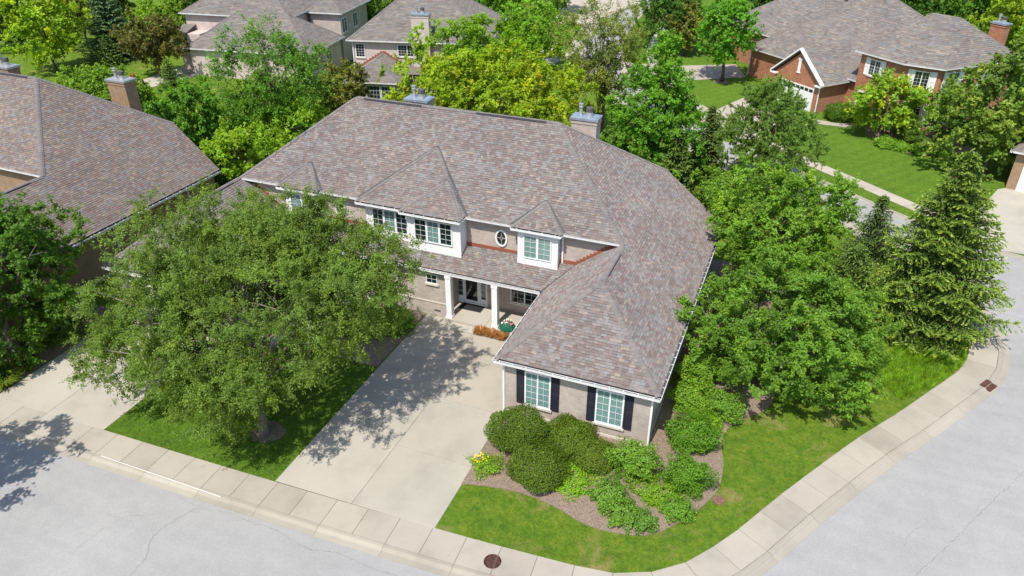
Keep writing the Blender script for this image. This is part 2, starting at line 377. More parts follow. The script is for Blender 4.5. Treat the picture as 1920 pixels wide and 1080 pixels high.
def window(parent, x0, x1, z0, z1, Mx, sashes=2, grid=(2,4), blind=True, sill=None, frame=.07, glass='glass', mull=.08, outer=True):
    """faces -Y in the frame of Mx, wall surface at y=0"""
    fr = MB(Mx); f = frame
    fr.box(x0, x1, -.07, 0, z1-f, z1); fr.box(x0, x1, -.07, 0, z0, z0+f); fr.box(x0, x0+f, -.068, 0, z0+f, z1-f); fr.box(x1-f, x1, -.068, 0, z0+f, z1-f)
    ww = (x1-x0-2*f-(sashes-1)*mull)/sashes
    for i in range(1, sashes):
        xa = x0+f+i*ww+(i-1)*mull; fr.box(xa, xa+mull, -.066, 0, z0+f, z1-f)
    win = fr.build('window', M['white'], parent)
    for i in range(sashes):
        a = x0+f+i*(ww+mull); b = a+ww; c0 = z0+f; c1 = z1-f
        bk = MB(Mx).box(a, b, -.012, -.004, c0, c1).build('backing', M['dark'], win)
        if (blind if isinstance(blind, bool) else blind[i]):
            sl = MB(Mx); n = int((c1-c0)/.075)
            for k in range(n):
                z = c0+(k+.5)*(c1-c0)/n; sl.add([(a+.01,-.036,z-.026),(b-.01,-.036,z-.026),(b-.01,-.016,z+.030),(a+.01,-.016,z+.030)], [(0,1,2,3)])
            sl.build('blind', M['blind'], win)
        MB(Mx).add([(a,-.042,c0),(b,-.042,c0),(b,-.042,c1),(a,-.042,c1)], [(0,1,2,3)]).build('pane', M[glass], win)
        mu = MB(Mx)
        for k in range(1, grid[0]): x = a+k*ww/grid[0]; mu.box(x-.008, x+.008, -.056, -.045, c0, c1)
        for k in range(1, grid[1]): z = c0+k*(c1-c0)/grid[1]; mu.box(a, b, -.054, -.045, z-.008, z+.008)
        if mu.V: mu.build('muntin', M['white'], win)
    if sill: MB(Mx).box(x0-.08, x1+.08, -.10, .01, z0-.12, z0-.002).build('sill', M[sill], win)
    return win
def shutter(parent, x0, x1, z0, z1, Mx, mat='navy', bars=True):
    s = MB(Mx); s.box(x0, x1, -.03, 0, z0, z1); f = .05; zm = z0+(z1-z0)*.52
    for a, b, c, d in ((x0,x0+f,z0,z1),(x1-f,x1,z0,z1),(x0+f,x1-f,z1-f,z1),(x0+f,x1-f,z0,z0+.1),(x0+f,x1-f,zm-.05,zm+.05)): s.box(a, b, -.05, -.03, c, d)
    o = s.build('shutter', M[mat], parent)
    if bars and mat == 'navy': MB(Mx).box(x0+f, x1-f, -.056, -.051, zm-.055, zm-.045).box(x0+f, x1-f, -.056, -.051, zm+.045, zm+.055).build('rail_edge', M['valley'], o)
def chimney(parent, x0, x1, y0, y1, z0, z1, mat, flues=2, capm='zinc'):
    mb = MB(); mb.box(x0, x1, y0, y1, z0, z1); mb.box(x0-.04, x1+.04, y0-.04, y1+.04, z1-.22, z1-.06)
    ch = mb.build('chimney', M[mat], parent)
    cp = MB(); cp.box(x0-.09, x1+.09, y0-.09, y1+.09, z1, z1+.14); cp.box(x0+.02, x1-.02, y0+.02, y1-.02, z1+.14, z1+.17); cp.build('cap', M[capm], ch)
    cx = (x0+x1)/2; cy = (y0+y1)/2; wd = x1-x0
    MB().lathe((cx-wd*.22, cy, z1+.15), [(.11,0),(.11,.5),(.15,.5),(.15,.56),(.12,.58),(.12,.64),(.15,.66),(.15,.72),(.02,.76)], 12).build('flue', M['flue'], ch)
    f2 = MB().lathe((cx+wd*.12, cy, z1+.15), [(.20,0),(.20,.28),(.17,.3)], 14).build('flue', M['flue'], ch)
    MB().lathe((cx+wd*.12, cy, z1+.44), [(.19,0),(.22,.02),(.22,.24),(.2,.26)], 14).build('flue_cap', M['soot'], ch)
    return ch
ID = Matrix()
def face(x, y, z=0, rz=0): return Matrix.Translation((x, y, z)) @ Matrix.Rotation(rz, 4, 'Z')

# ------------------------------------------------------------------ the setting: ground, road, blocks of lawn
def sheet(name, poly, z, mat, label=None, kind='structure', skirt=0):
    mb = MB()
    if skirt: mb.prism(poly, z-skirt, z, bottom=False)
    else:
        n = len(poly); mb.add([(x,y,z) for x,y in poly], [tuple(range(n))])
    o = mb.build(name, M[mat]); bm = bmesh.new(); bm.from_mesh(o.data); bmesh.ops.triangulate(bm, faces=[f for f in bm.faces if len(f.verts) > 4])
    bmesh.ops.recalc_face_normals(bm, faces=bm.faces); bm.to_mesh(o.data); bm.free()
    if o.data.polygons[0].normal.z < -.5: o.data.flip_normals()
    tag(o, label, None, None, kind); return o
sheet('ground', [(-700,-700),(700,-700),(700,700),(-700,700)], -.25, 'wild')
road = sheet('road', [(-150,-24),(150,-24),(150,150),(-150,150)], -.10, 'asphalt')
def smooth_line(pts, step=.5):
    P = [Vector((x,y,0)) for x,y in pts]; out = []
    for i in range(len(P)-1):
        a = P[max(i-1,0)]; b = P[i]; c = P[i+1]; d = P[min(i+2,len(P)-1)]; n = max(1, int((c-b).length/step))
        for k in range(n):
            t = k/n; t2 = t*t; t3 = t2*t
            out.append(.5*((2*b)+(c-a)*t+(2*a-5*b+4*c-d)*t2+(3*b-a-3*c+d)*t3))
    out.append(P[-1]); return out
def resample(L, step):
    out = [L[0].copy()]; acc = 0
    for i in range(len(L)-1):
        seg = (L[i+1]-L[i]).length; p = L[i]; d = (L[i+1]-L[i])/max(seg,1e-9); t = 0
        while acc+seg-t >= step: t += step-acc; out.append(p+d*t); acc = 0
        acc += seg-t
    return out
def offset(L, w):
    out = []
    for i in range(len(L)):
        d = (L[min(i+1,len(L)-1)]-L[max(i-1,0)]).normalized(); out.append(L[i]+Vector((d.y,-d.x,0))*w)
    return out
WALK = smooth_line([(-70,-8.75),(-45,-8.45),(-24,-8.1),(-10.5,-7.86),(.67,-7.5),(5.85,-7.2),(7.4,-7.05),(8.44,-6.8),(9.5,-6.25),(10.39,-5.53),(11.9,-3.43),(13.47,-.6),(15.13,2.2),(16.82,4.95),(18.57,7.5),(20.5,10.55),(21.4,11.9),(22.05,13.3),(22.42,14.84),(22.5,16.4),(22.3,18.2),(21.6,20.6),(20.2,23.0),(17.5,26),(12,31.0),(4,38),(-4,46.2),(-11.5,56),(-17.5,67),(-21,80),(-22,100),(-22,145)])
W2 = resample(WALK, 1.5)
inner = W2; outer = offset(W2, 1.42); kerb0 = outer; kerb1 = offset(W2, 1.98)
lawnA = [(p.x,p.y) for p in offset(W2, 1.38)]
sheet('lawn', lawnA+[(-150,145),(-150,-10.5)], 0, 'lawn', skirt=.2)
# slabs of the pavement, one by one where the camera can tell them apart
walk = sheet('pavement', [(p.x,p.y) for p in offset(W2, .02)]+[(p.x,p.y) for p in offset(W2, 1.40)][::-1], .012, 'joint')
kerb = MB().box(-70,-69.9,-10.9,-10.8,-.1,.02).build('kerb', M['kerbm']); tag(kerb, None, None, None, 'structure')
def slab(name, quad, z0, z1, mat, parent, g=.009):
    c = sum((Vector(q) for q in quad), Vector((0,0)))/4
    q2 = []
    for q in quad:
        d = Vector(q)-c; q2.append(Vector(q)-Vector((math.copysign(g, d.x), math.copysign(g, d.y))))
    n = 4; top = [c+(q-c)*.9935 for q in q2]; b = .006
    V = [(q.x,q.y,z0) for q in q2]+[(q.x,q.y,z1-b) for q in q2]+[(q.x,q.y,z1) for q in top]
    F = [(8,9,10,11)]+[(k+i, k+(i+1)%4, k+4+(i+1)%4, k+4+i) for k in (0,4) for i in range(4)]
    o = mesh_obj(name, V, F, M[mat], parent); return o
for i in range(len(W2)-1):
    slab('slab', [inner[i].xy, outer[i].xy, outer[i+1].xy, inner[i+1].xy], -.05, .024, 'conc', walk)
KP = [(0,.022),(.14,.022),(.19,.0),(.25,-.06),(.30,-.078),(.56,-.088),(.56,-.16)]
def kerb_run(L, w0, profile, parent, name='kerb_segment', per=2, mat='kerbm'):
    for i in range(0, len(L)-per, per):
        V = []; F = []; m = len(profile)
        sec = L[i:i+per+1]
        for k, p in enumerate(sec):
            j = i+k; d = (L[min(j+1,len(L)-1)]-L[max(j-1,0)]).normalized(); nrm = Vector((d.y,-d.x,0))
            sh = .006 if k == 0 else -.006 if k == per else 0
            for o_, z in profile: q = p+d*sh+nrm*(w0+o_); V.append((q.x,q.y,z))
        for k in range(per):
            for j in range(m-1): F.append((k*m+j, k*m+j+1, (k+1)*m+j+1, (k+1)*m+j))
        mesh_obj(name, V, F, M[mat], parent)
kerb_run(W2, 1.43, KP, kerb)
# far side of the back road
FK = resample(smooth_line([(60,28),(34,27.8),(26,28.3),(20.6,31.4),(13.5,37.1),(5,44.3),(-2,51.2),(-7,58.5),(-11,68),(-14,80),(-15.5,100),(-15.5,145)]), 1.5)
lawnB = [(p.x,p.y) for p in FK]
sheet('lawn', lawnB+[(150,145),(150,28)], 0, 'lawn2', skirt=.2)
fk = MB().box(60,60.1,27.9,28,-.1,.01).build('kerb', M['kerbm']); tag(fk, None, None, None, 'structure')
kerb_run(FK[::-1], 0, [(-.16,.0),(-.14,.03),(0,.03),(.03,-.07),(.3,-.088),(.3,-.16)], fk)
for o in fk.children: pass
BW = resample(smooth_line([(24.2,32.4),(21.4,34.2),(17,37.9),(13.8,40.5),(8,45.6),(2.4,52.0),(-1.2,57),(-4.2,63),(-8,73),(-10,90)]), 1.5)
bwalk = sheet('pavement', [(p.x,p.y) for p in BW]+[(p.x,p.y) for p in offset(BW, -1.3)][::-1], .012, 'joint')
BWo = offset(BW, -1.3)
for i in range(len(BW)-1): slab('slab', [BW[i].xy, BWo[i].xy, BWo[i+1].xy, BW[i+1].xy], -.05, .024, 'patio', bwalk)
def drive(name, rects, mat='drive', z=.028):
    yl = lambda x: -7.53+(x-.67)*.0265
    q = [[(x0, y0 if y0 > -7 else yl(x0)), (x1, y0 if y0 > -7 else yl(x1)), (x1,y1), (x0,y1)] for x0,x1,y0,y1 in rects]
    mb = MB()
    for x0,x1,y0,y1 in rects: mb.box(x0+.01,x1-.01,y0-(.25 if y0 < -7 else -.01),y1-.01,-.04,.009)
    d = mb.build(name, M['joint']); tag(d, None, None, None, 'structure')
    for k in q: slab('slab', k, -.05, z, mat if k[0][1] < -.5 else 'drive_old', d, .007)
    return d
drive('driveway', [(-7.2,-3.35,-7.75,-3.78),(-3.35,.56,-7.6,-3.72),(-7.2,-3.35,-3.78,.05),(-3.35,.5,-3.72,.1),(-7.2,-3.35,.05,3.6),(-3.35,.46,.1,3.6),(-7.2,-3.8,3.6,6.9),(-3.8,.46,3.6,5.95)])
drive('driveway', [(-24,-20.5,-8.1,-4.2),(-20.5,-16.9,-8.05,-4.2),(-24,-20.5,-4.2,-.4),(-20.5,-16.9,-4.2,-.4),(-24,-20.5,-.4,.5),(-20.5,-16.9,-.4,.5),(-16.9,-13.4,2.4,6.3),(-16.9,-13.4,-1.2,2.4)])
# right-hand far driveways, a light court far behind, patio
sheet('driveway', [(24.3,28.6),(24.4,33.6),(26.9,40.2),(29,42),(60,42),(60,28.4),(27,28.45)], .026, 'drive')
sheet('driveway', [(-9.4,60.6),(-5.6,60.2),(-2.8,61.5),(4.1,66.0),(2.2,71.3),(-4.5,67.9),(-7.0,67.2),(-11.5,67.5)], .03, 'patio')
sheet('driveway', [(14.2,39.5),(9.8,43.4),(7.2,56.2),(12.4,53.0),(13.4,46.6)][:0] or [(6.2,43.6),(1.2,48.4),(4.8,57.6),(10.8,53.6)], .03, 'patio')
sheet('garden_path', [(11.6,52.4),(12.4,51.6),(15.2,51.5),(16.2,52.4),(15.6,53.2),(14.4,52.6),(12.6,52.9)], .034, 'patio')
sheet('driveway', [(-27.5,84),(-21.5,86),(-17,108),(-30,108)], .03, 'patio')
sheet('driveway', [(-26,66),(-19,62.5),(-17,68),(-24,72)], .03, 'patio')
sheet('patio', [(-60.5,38.2),(-57.2,37.2),(-55.2,44),(-60,46)], .03, 'patio')
# mulch bed of the corner garden
BED = smooth_line([(.52,-4.85),(1.8,-4.55),(3.2,-4.4),(4.8,-4.6),(6.3,-5.05),(7.9,-4.95),(9.1,-4.4),(10.3,-2.8),(11.05,-1.1),(11.05,.7),(10.75,2.0),(11.0,3.4),(12.0,4.7),(12.6,5.6),(12.8,7.5),(12.6,10),(12.2,14),(11.5,17),(11,20)], .3)
bed = sheet('mulch_bed', [(p.x,p.y) for p in BED]+[(7.3,20),(7.3,.9),(.52,.9)], .03, 'mulch', skirt=.05)
sheet('mulch_bed', [(-16.6,1.2),(-7.3,1.2),(-7.25,6.6),(-7.3,6.9),(-16.6,6.9)], .02, 'mulch')
sheet('mulch_bed', [(-30,-8.1),(-24.1,-8.0),(-24.1,.4),(-27.8,.4),(-30,-2)], .02, 'mulch')
sheet('mulch_bed', [(17.0,50.3),(18.2,47.6),(20.3,46.2),(23.6,46.3),(26.5,48.5),(26,52),(21,53.5),(17,53.5)], .02, 'mulch')
def ring(cx, cy, r, name='mulch_bed', mat='mulch'):
    rn = random.Random(int(cx*10)); sheet(name, [(cx+r*rn.uniform(.85,1.12)*math.cos(t*.3142), cy+r*rn.uniform(.85,1.12)*math.sin(t*.3142)) for t in range(20)], .02, mat)
sheet('lawn', [(-16.86,-8.0),(-7.22,-7.76),(-7.22,1.1),(-13.3,1.1),(-13.3,-1.3),(-16.86,-1.3)], .008, 'lawn2')
ring(-9.5, -5.2, .8); ring(1.7, 63.1, .9)
# cracks in the asphalt (ribbons on the road)
def crack(pts, w=.018, seed=0):
    rn = random.Random(seed); L = smooth_line(pts, .12); mb = MB()
    L = [p+Vector((rn.gauss(0,.022), rn.gauss(0,.022), 0)) for p in L]
    for i in range(len(L)-1):
        d = (L[i+1]-L[i]).normalized(); s = Vector((-d.y,d.x,0)); a = w*rn.uniform(.15,.55); b = a
        mb.add([(*(L[i]-s*a).xy,-.096),(*(L[i+1]-s*b).xy,-.096),(*(L[i+1]+s*b).xy,-.096),(*(L[i]+s*a).xy,-.096)], [(0,1,2,3)])
    mb.build('crack', M['crack'], road)['kind'] = 'stuff'
for i, (pts, w) in enumerate([([(-9.4,-10.2),(-9.87,-11.24),(-9.97,-12.18),(-9.47,-13.13),(-9.42,-14.5)],.014),([(-10.9,-11.2),(-12.05,-11.96),(-12.43,-14.03)],.008),
    ([(-7.3,-9.95),(-5.2,-9.98),(-3.8,-10.25),(-2.5,-10.0),(-.97,-10.15),(.6,-10.05)],.014),([(-10.6,-10.0),(-9.2,-10.1),(-7.8,-9.9)],.008),([(25.4,7.8),(23.57,5.04),(21.64,1.92),(20.23,-.46),(18.95,-2.5),(17.5,-5)],.013),([(24.4,19.8),(26.5,19.4),(29,18.2)],.012),([(19.3,.2),(18.7,-.6),(18.5,-1.3)],.009),([(22.9,9.2),(24.2,9.3),(25.5,8.6)],.01)]): crack(pts, w, i)
MB().box(-15.6,-8.8,-9.405,-9.385,.0,.032).build('edge_line', M['white'], walk)

# ------------------------------------------------------------------ the duplex house (used twice: the second time only its right-hand end shows)
ZE, S, YU, YR, ZU, ZR = 3.26, .75, 8.0, 13.48, 6.25, 10.3925
def duplex(root, full=True, single=0, pal=PAL, brick='brick', M4=None):
    A = (4,YU,6.26); Rr = (-1.51,YR,ZR); Fk = (4.0,18.96,6.26); L = (-14.84,YR,ZR); LU = (-20.35,YU+.02,6.25); LB = (-20.35,18.9,6.25)
    e = .125; ze = ZE+S*e; xc = -16.35
    mir = lambda p: (xc-p[0], p[1], p[2])
    B = (4,4,6.26); right_up = [Rr, A, Fk]; right_lo = [(4,18.96,6.26),(4,YU,6.26),B,(8-e,e,ze),(8-e,18.6,ze)]
    wing_f = [(e,e,ze),(8-e,e,ze),B]; wing_l = [(e,e,ze),B,(4,8.45,6.26),(1.4,8.45,4.31),(e,6.66,ze)]
    PS = .56; py = 6.58+e; pz = ZE+PS*e
    porch = [(xc-.08,py,pz),(.08,py,pz),(1.4,8.45,4.31),(xc-1.4,8.45,4.31)]
    front = [LU, A, Rr, L]; back = [LB, L, Rr, Fk]; back_lo = [(4,18.75,6.26),(8-e,18.6,ze),(4,18.6,ze)]
    polys = [front, right_up, right_lo, wing_f, wing_l]
    if full: polys += [porch, [mir(p) for p in wing_f], [mir(p) for p in wing_l]]
    # dormer roofs
    def hip3(x0, x1, y, pk, ys, zz=6.25):
        return [[(x0,y,zz+.06),(x1,y,zz+.06),pk], [(x0,y,zz+.06),pk,(x0,ys,zz+.07)], [(x1,y,zz+.06),(x1,ys,zz+.07),pk]]
    dm = []
    if full:
        dm = hip3(-2.14,.70,7.74,(-.73,9.40,7.37),8.15)+hip3(-17.33,-14.5,7.66,(-15.9,9.4,7.37),8.15)+hip3(-11.75,-5.0,7.54,(-8.2,11.28,8.78),8.1)+hip3(-8.74,-5.0,7.28,(-6.75,9.45,7.62),7.9)
    roof = roof_of(root, polys+dm, [back,[mir(p) for p in right_up],[mir(p) for p in right_lo]], pal, .143, (.12,.30), 3, single, M4)
    caps(roof, (4,YU-.1,6.26), B, single=full); caps(roof, (e,e,ze), B, single=full); caps(roof, (8-e,e,ze), B, single=full)
    caps(roof, A, Rr, single=full); caps(roof, Rr, L); caps(roof, Fk, Rr); caps(roof, LU, L)
    if full:
        caps(roof, (-20.35,YU-.1,6.26), (-20.35,4,6.26)); caps(roof, (xc-8+e,e,ze), (-20.35,4,6.26)); caps(roof, (xc-e,e,ze), (-20.35,4,6.26))
        for x0,x1,y,pk in ((-2.14,.70,7.74,(-.73,9.40,7.37)),(-17.33,-14.5,7.66,(-15.9,9.4,7.37)),(-11.75,-5.0,7.54,(-8.2,11.28,8.78)),(-8.74,-5.0,7.28,(-6.75,9.45,7.62))):
            caps(roof, (x0,y,6.31), pk, .24); caps(roof, (x1,y,6.31), pk, .24)
            v = MB(); dx = .34
            for xx, sg in ((x1,1),(x0,-1)):
                v.add([(xx-.04*sg,8.06,6.345),(xx+dx*sg*.5,8.06,6.345),(pk[0]+dx*sg*.22,pk[1]+.02,pk[2]+.045),(pk[0]-.03*sg,pk[1],pk[2]+.045)], [(0,1,2,3)])
            v.build('valley_flashing', M['valley'], roof)
    for x0, x1 in ((-14.2,-10.2),(-6.6,-2.2)): MB().box(x0,x1,YR-.17,YR-.13,ZR-.10,ZR+.03).build('ridge_vent', M['valley'], roof)
    MB().box(4.12,4.16,4.7,7.0,6.17,6.24).build('ridge_vent', M['valley'], roof); MB().box(-20.27,-20.2,4.7,7.3,6.15,6.23).build('ridge_vent', M['valley'], roof)
    if full:
        a, b = Vector((-.02,6.6,3.30)), Vector((1.42,8.45,4.345)); d = (b-a).normalized(); s = Vector((d.y,-d.x,0))*.06
        MB().add([a-s,b-s,b+s,a+s], [(0,1,2,3)]).build('valley_flashing', M['valley'], roof)
    # walls
    w = MB(); w.box(.45,7.55,.45,18.2,0,3.12); w.build('wall', M[brick], root)
    w = MB(); w.prism([(-19.9,8.45),(3.55,8.45),(3.55,18.4),(-19.9,18.4)], 3.0, 6.15); w.build('wall', M[brick], root)
    MB().box(.42,7.58,.42,.45,0,.16).box(7.55,7.58,.45,18.2,0,.16).build('foundation', M['stone'], root)
    gut = [((0,0),(8,0)),((8,0),(8,18.6)),((0,6.58),(0,0)),((-4.95 if full else -20.35,YU),(3.95,YU))]
    if full: gut[3] = ((.74,YU),(3.93,YU))
    low = [g for g in gut[:3]]; 
    if full: low += [((xc,6.58),(0,6.58)),((xc,0),(xc,6.58)),((xc-8,0),(xc,0))]
    gutter(root, low, ZE); up = [gut[3], ((4.06,19.02),(-20.4,19.02))]
    if full:
        up += [((-4.95,YU),(-2.19,YU)),((-14.5,YU),(-11.8,YU)),((-20.3,YU),(-17.38,YU))]
    gutter(root, up, ZU)
    if full:
        gutter(root, [((-2.19,7.69),(.74,7.69)),((-17.38,7.6),(-14.45,7.6)),((-11.8,7.49),(-8.8,7.49)),((-8.8,7.22),(-4.95,7.22))], ZU, 'white', .36)
        gutter(root, [((-2.19,8.02),(-2.19,7.69)),((.74,7.69),(.74,8.02)),((-17.38,8.02),(-17.38,7.6)),((-14.45,7.6),(-14.45,8.02)),((-11.8,8.02),(-11.8,7.49)),((-8.8,7.49),(-8.8,7.22)),((-4.95,7.22),(-4.95,8.02))], ZU, 'white', .3)
    downspout(root, .40, .40, 0, 3.2, (0,-.2), (-.3,-.28)); downspout(root, 7.60, .40, 0, 3.2, (.0,-.2), (.28,-.28))
    for x in (7.62,):
        for y in (9.0, 15.5): downspout(root, x, y, 0, 3.2, (.2,0), (.3,0))
    if not full:
        return roof
    downspout(root, xc-.40, .40, 0, 3.2, (0,-.2), (.3,-.28))
    # left wing with a front garage door
    MB().box(-23.9,-16.8,.45,18.2,0,3.12).build('wall', M[brick], root)
    g = MB(); g.box(-22.9,-17.9,.40,.46,0,2.45)
    door = g.build('garage_door', M['white'], root)
    for i in range(4):
        for j in range(8): MB().box(-22.85+j*.615,-22.85+j*.615+.57,.375,.40,.04+i*.6,.58+i*.6).build('door_panel', M['white'], door)
    # ground floor between the wings: recessed porches
    MB().box(-10.6,-5.85,6.95,8.5,0,3.1).box(-16.8,-10.6,8.6,8.9,0,3.1).box(-5.85,.45,8.6,8.9,0,3.1).build('wall', M[brick], root)
    for sgn in (0, 1):
        mx = (lambda x: x) if not sgn else (lambda x: xc-x)
        def bx(mb, x0, x1, *r): a, b = mx(x0), mx(x1); mb.box(min(a,b), max(a,b), *r); return mb
        bx(MB(), -5.85, .45, 6.45, 8.6, 0, .30).build('porch_floor', M['drive'], root)
        if not sgn: MB().box(-3.315,-3.3,6.46,8.55,.300,.303).build('floor_joint', M['joint'], root)
        bx(MB(), -5.3, -3.72, 5.85, 6.45, 0, .155).build('porch_step', M['drive'], root)
        for cx in (-5.56, -2.70):
            c = MB(); bx(c, cx-.165, cx+.165, 6.585, 6.915, .30, 3.1); bx(c, cx-.20, cx+.20, 6.55, 6.95, .30, .44); bx(c, cx-.19, cx+.19, 6.56, 6.94, 2.94, 3.08); c.build('column', M['white'], root)
        # door with sidelights, in a white surround
        Mx = face(mx(-4.97), 8.6, 0)
        d = MB(Mx); d.box(-1.0,-.93,-.09,0,.42,2.5); d.box(.93,1.0,-.09,0,.42,2.5); d.box(-.93,.93,-.09,0,2.42,2.5); d.box(-.56,-.46,-.09,0,.42,2.42); d.box(.46,.56,-.09,0,.42,2.42); d.box(-1,1,-.14,0,.31,.42)
        d.box(-.93,-.56,-.05,0,.42,.72); d.box(.56,.93,-.05,0,.42,.72)
        dr = d.build('front_door', M['white'], root)
        s = MB(Mx); s.box(-.46,-.38,-.12,-.02,.43,2.41); s.box(.38,.46,-.12,-.02,.43,2.41); s.box(-.38,.38,-.12,-.02,.43,.55); s.box(-.38,.38,-.12,-.02,2.32,2.41); s.build('storm_door_frame', M['white'], dr)
        MB(Mx).box(-.38,.38,-.05,-.02,.55,2.32).build('door_leaf', M['darkdoor'], dr)
        MB(Mx).box(-.375,.375,-.085,-.08,.56,2.31).build('pane', M['glassdark'], dr)
        MB(Mx).box(.33,.36,-.16,-.12,1.3,1.5).build('handle', M['soot'], dr)
        for a in (-.93, .56):
            MB(Mx).box(a+.04,a+.33,-.03,-.02,.72,2.42).build('sidelight_backing', M['blind'], dr); MB(Mx).box(a+.04,a+.33,-.045,-.04,.72,2.42).build('pane', M['glassdark'], dr)
            mu = MB(Mx)
            for k in range(1,5): mu.box(a+.04,a+.33,-.06,-.047,.72+k*.34-.012,.72+k*.34+.012)
            mu.box(a,a+.04,-.06,0,.72,2.42); mu.box(a+.33,a+.37,-.06,0,.72,2.42); mu.build('muntin', M['white'], dr)
        a, b = sorted((mx(-2.5), mx(-.75)))
        window(root, a, b, .98, 2.1, face(0,8.6), 2, (2,3), False, 'stone', .06, 'glassdark')
        a, b = sorted((mx(-7.1), mx(-6.38)))
        window(root, a, b, 2.2, 2.82, face(0,6.95), 1, (2,2), False, 'stone', .05, 'glassdark')
    MB().box(-10.63,-5.82,6.92,6.96,.90,.98).build('stone_band', M['stone'], root)
    MB().box(-6.7,-6.3,6.935,6.96,.32,.44).build('wall_vent', M['soot'], root)
    # front wing windows with shutters
    for a, b in ((1.48,2.80),(5.0,6.34)):
        window(root, a, b, .79, 2.79, face(0,.45), 2, (2,5), True, 'stone', .08)
        shutter(root, a-.42, a-.015, .78, 2.77, face(0,.45)); shutter(root, b+.015, b+.42, .78, 2.77, face(0,.45))
    # dormer boxes
    def dormer(x0, x1, yf, zb, wins, n):
        d = MB(); d.box(x0,x1,yf,8.47,zb,6.14); d.box(x0-.03,x1+.03,yf-.04,yf+.02,zb-.02,zb+.30); d.box(x0-.02,x1+.02,yf-.02,yf+.02,zb+.32,zb+.36)
        k = int((x1-x0)/.42)
        for xx in (x0+.05, x1-.05): d.box(xx-.07,xx+.07,yf-.025,yf,zb+.36,6.1)
        for yy in np.arange(yf+.2, 8.4, .22): d.box(x1,x1+.012,yy-.012,yy+.012,zb+.3,6.1)
        b = d.build('dormer', M['white'], root)
        MB().box(x1,x1+.03,yf+.02,8.46,zb-.1,zb+.16).build('side_flashing', M['valley'], b)
        window(root, wins[0], wins[1], 4.46, 5.86, face(0,yf-.001), n, (2,4), (False, True, False) if n == 3 else True, None, .06, 'glass', .13)
    dormer(-1.83,.46,8.0,4.02,(-1.5,.11),2); dormer(-17.02,-14.76,8.0,4.02,(-16.7,-15.08),2)
    dormer(-11.4,-8.35,8.0,4.02,(-10.98,-8.68),3); dormer(-8.48,-5.16,7.65,3.80,(-8.04,-5.66),3)
    for x in (-12.98-.5, -2.99):
        o = MB(face(x,8.45,5.14)); N = 28
        def ell(a, b, y): return [(a*math.cos(2*math.pi*i/N), y, b*math.sin(2*math.pi*i/N)) for i in range(N)]
        V = ell(.36,.52,0)+ell(.36,.52,-.09)+ell(.27,.43,-.09)+ell(.27,.43,-.02)
        o.add(V, [(k*N+i, k*N+(i+1)%N, (k+1)*N+(i+1)%N, (k+1)*N+i) for k in range(3) for i in range(N)]); ow = o.build('oval_window', M['white'], root)
        MB(face(x,8.45,5.14)).add(ell(.272,.432,-.024), [tuple(range(N))]).build('pane', M['darkdoor'], ow)
        st = MB(face(x,8.45,5.14)); dia = [(.12,0),(0,.17),(-.12,0),(0,-.17)]; tip = [(.27,0),(0,.43),(-.27,0),(0,-.43)]
        for i in range(4):
            a, b = dia[i], dia[(i+1)%4]; st.tube([(a[0],-.04,a[1]),(a[0]*.35+b[0]*.35,-.04,a[1]*.35+b[1]*.35),(b[0],-.04,b[1])], .013, 4); st.tube([(a[0],-.04,a[1]),(tip[i][0],-.04,tip[i][1])], .013, 4)
        st.build('muntin', M['stone'], ow)
    # red flashing at the foot of the upper wall, stepped where it climbs the wing roofs
    for x0, x1 in ((-5.15,-1.84),(.48,1.45),(-14.75,-11.42)): MB().box(x0,x1,8.41,8.455,4.22,4.50).build('flashing', M['red'], root)
    for mm in (lambda x: x, lambda x: xc-x):
        n = 13; s = MB()
        for i in range(n):
            x0 = 1.4+i*.19; a, b = sorted((mm(x0), mm(x0+.19))); z = 3.26+.75*x0; s.box(a, b, 8.405, 8.452, z-.05, z+.30)
        s.build('step_flashing', M['red'], root)
    chimney(root, -11.85,-10.35,14.3,15.2,8.5,10.25, brick); chimney(root, -1.4,.15,15.6,16.5,5,9.95, brick)
    for x, y, off in ((.63,8.38,(0,-.5)), (-17.3,8.38,(.1,-.6)), (-11.6,8.38,(.1,-.6))):
        mb = MB(); mb.box(x-.04,x+.04,y-.03,y+.03,4.3,6.0); mb.tube([(x,y,6.0),(x+off[0],y+off[1],6.13)], .04, 6); mb.build('downspout', M['white'], root)
    return roof
house = thing('town_house', 'large taupe brick town house with mottled hip roof, white dormers and dark shutters', 'house')
duplex(house, True, 300)
nb = thing('town_house', 'neighbouring house at far left, mottled hip roof with tan brick chimneys, behind the left trees', 'house', (-36.0,-4.3,0), R(-1.3))
duplex(nb, False, 0, PAL3, 'tanbrick')
chimney(nb, -.65,1.05,18.1,19.1,0,9.05,'tanbrick',2,'flue'); chimney(nb, -8.2,-6.7,15.2,16.1,7,9.95,'tanbrick',2,'flue')
MB().box(-20,-1.2,8.44,8.5,6.0,6.16).build('frieze_board', M['white'], nb)

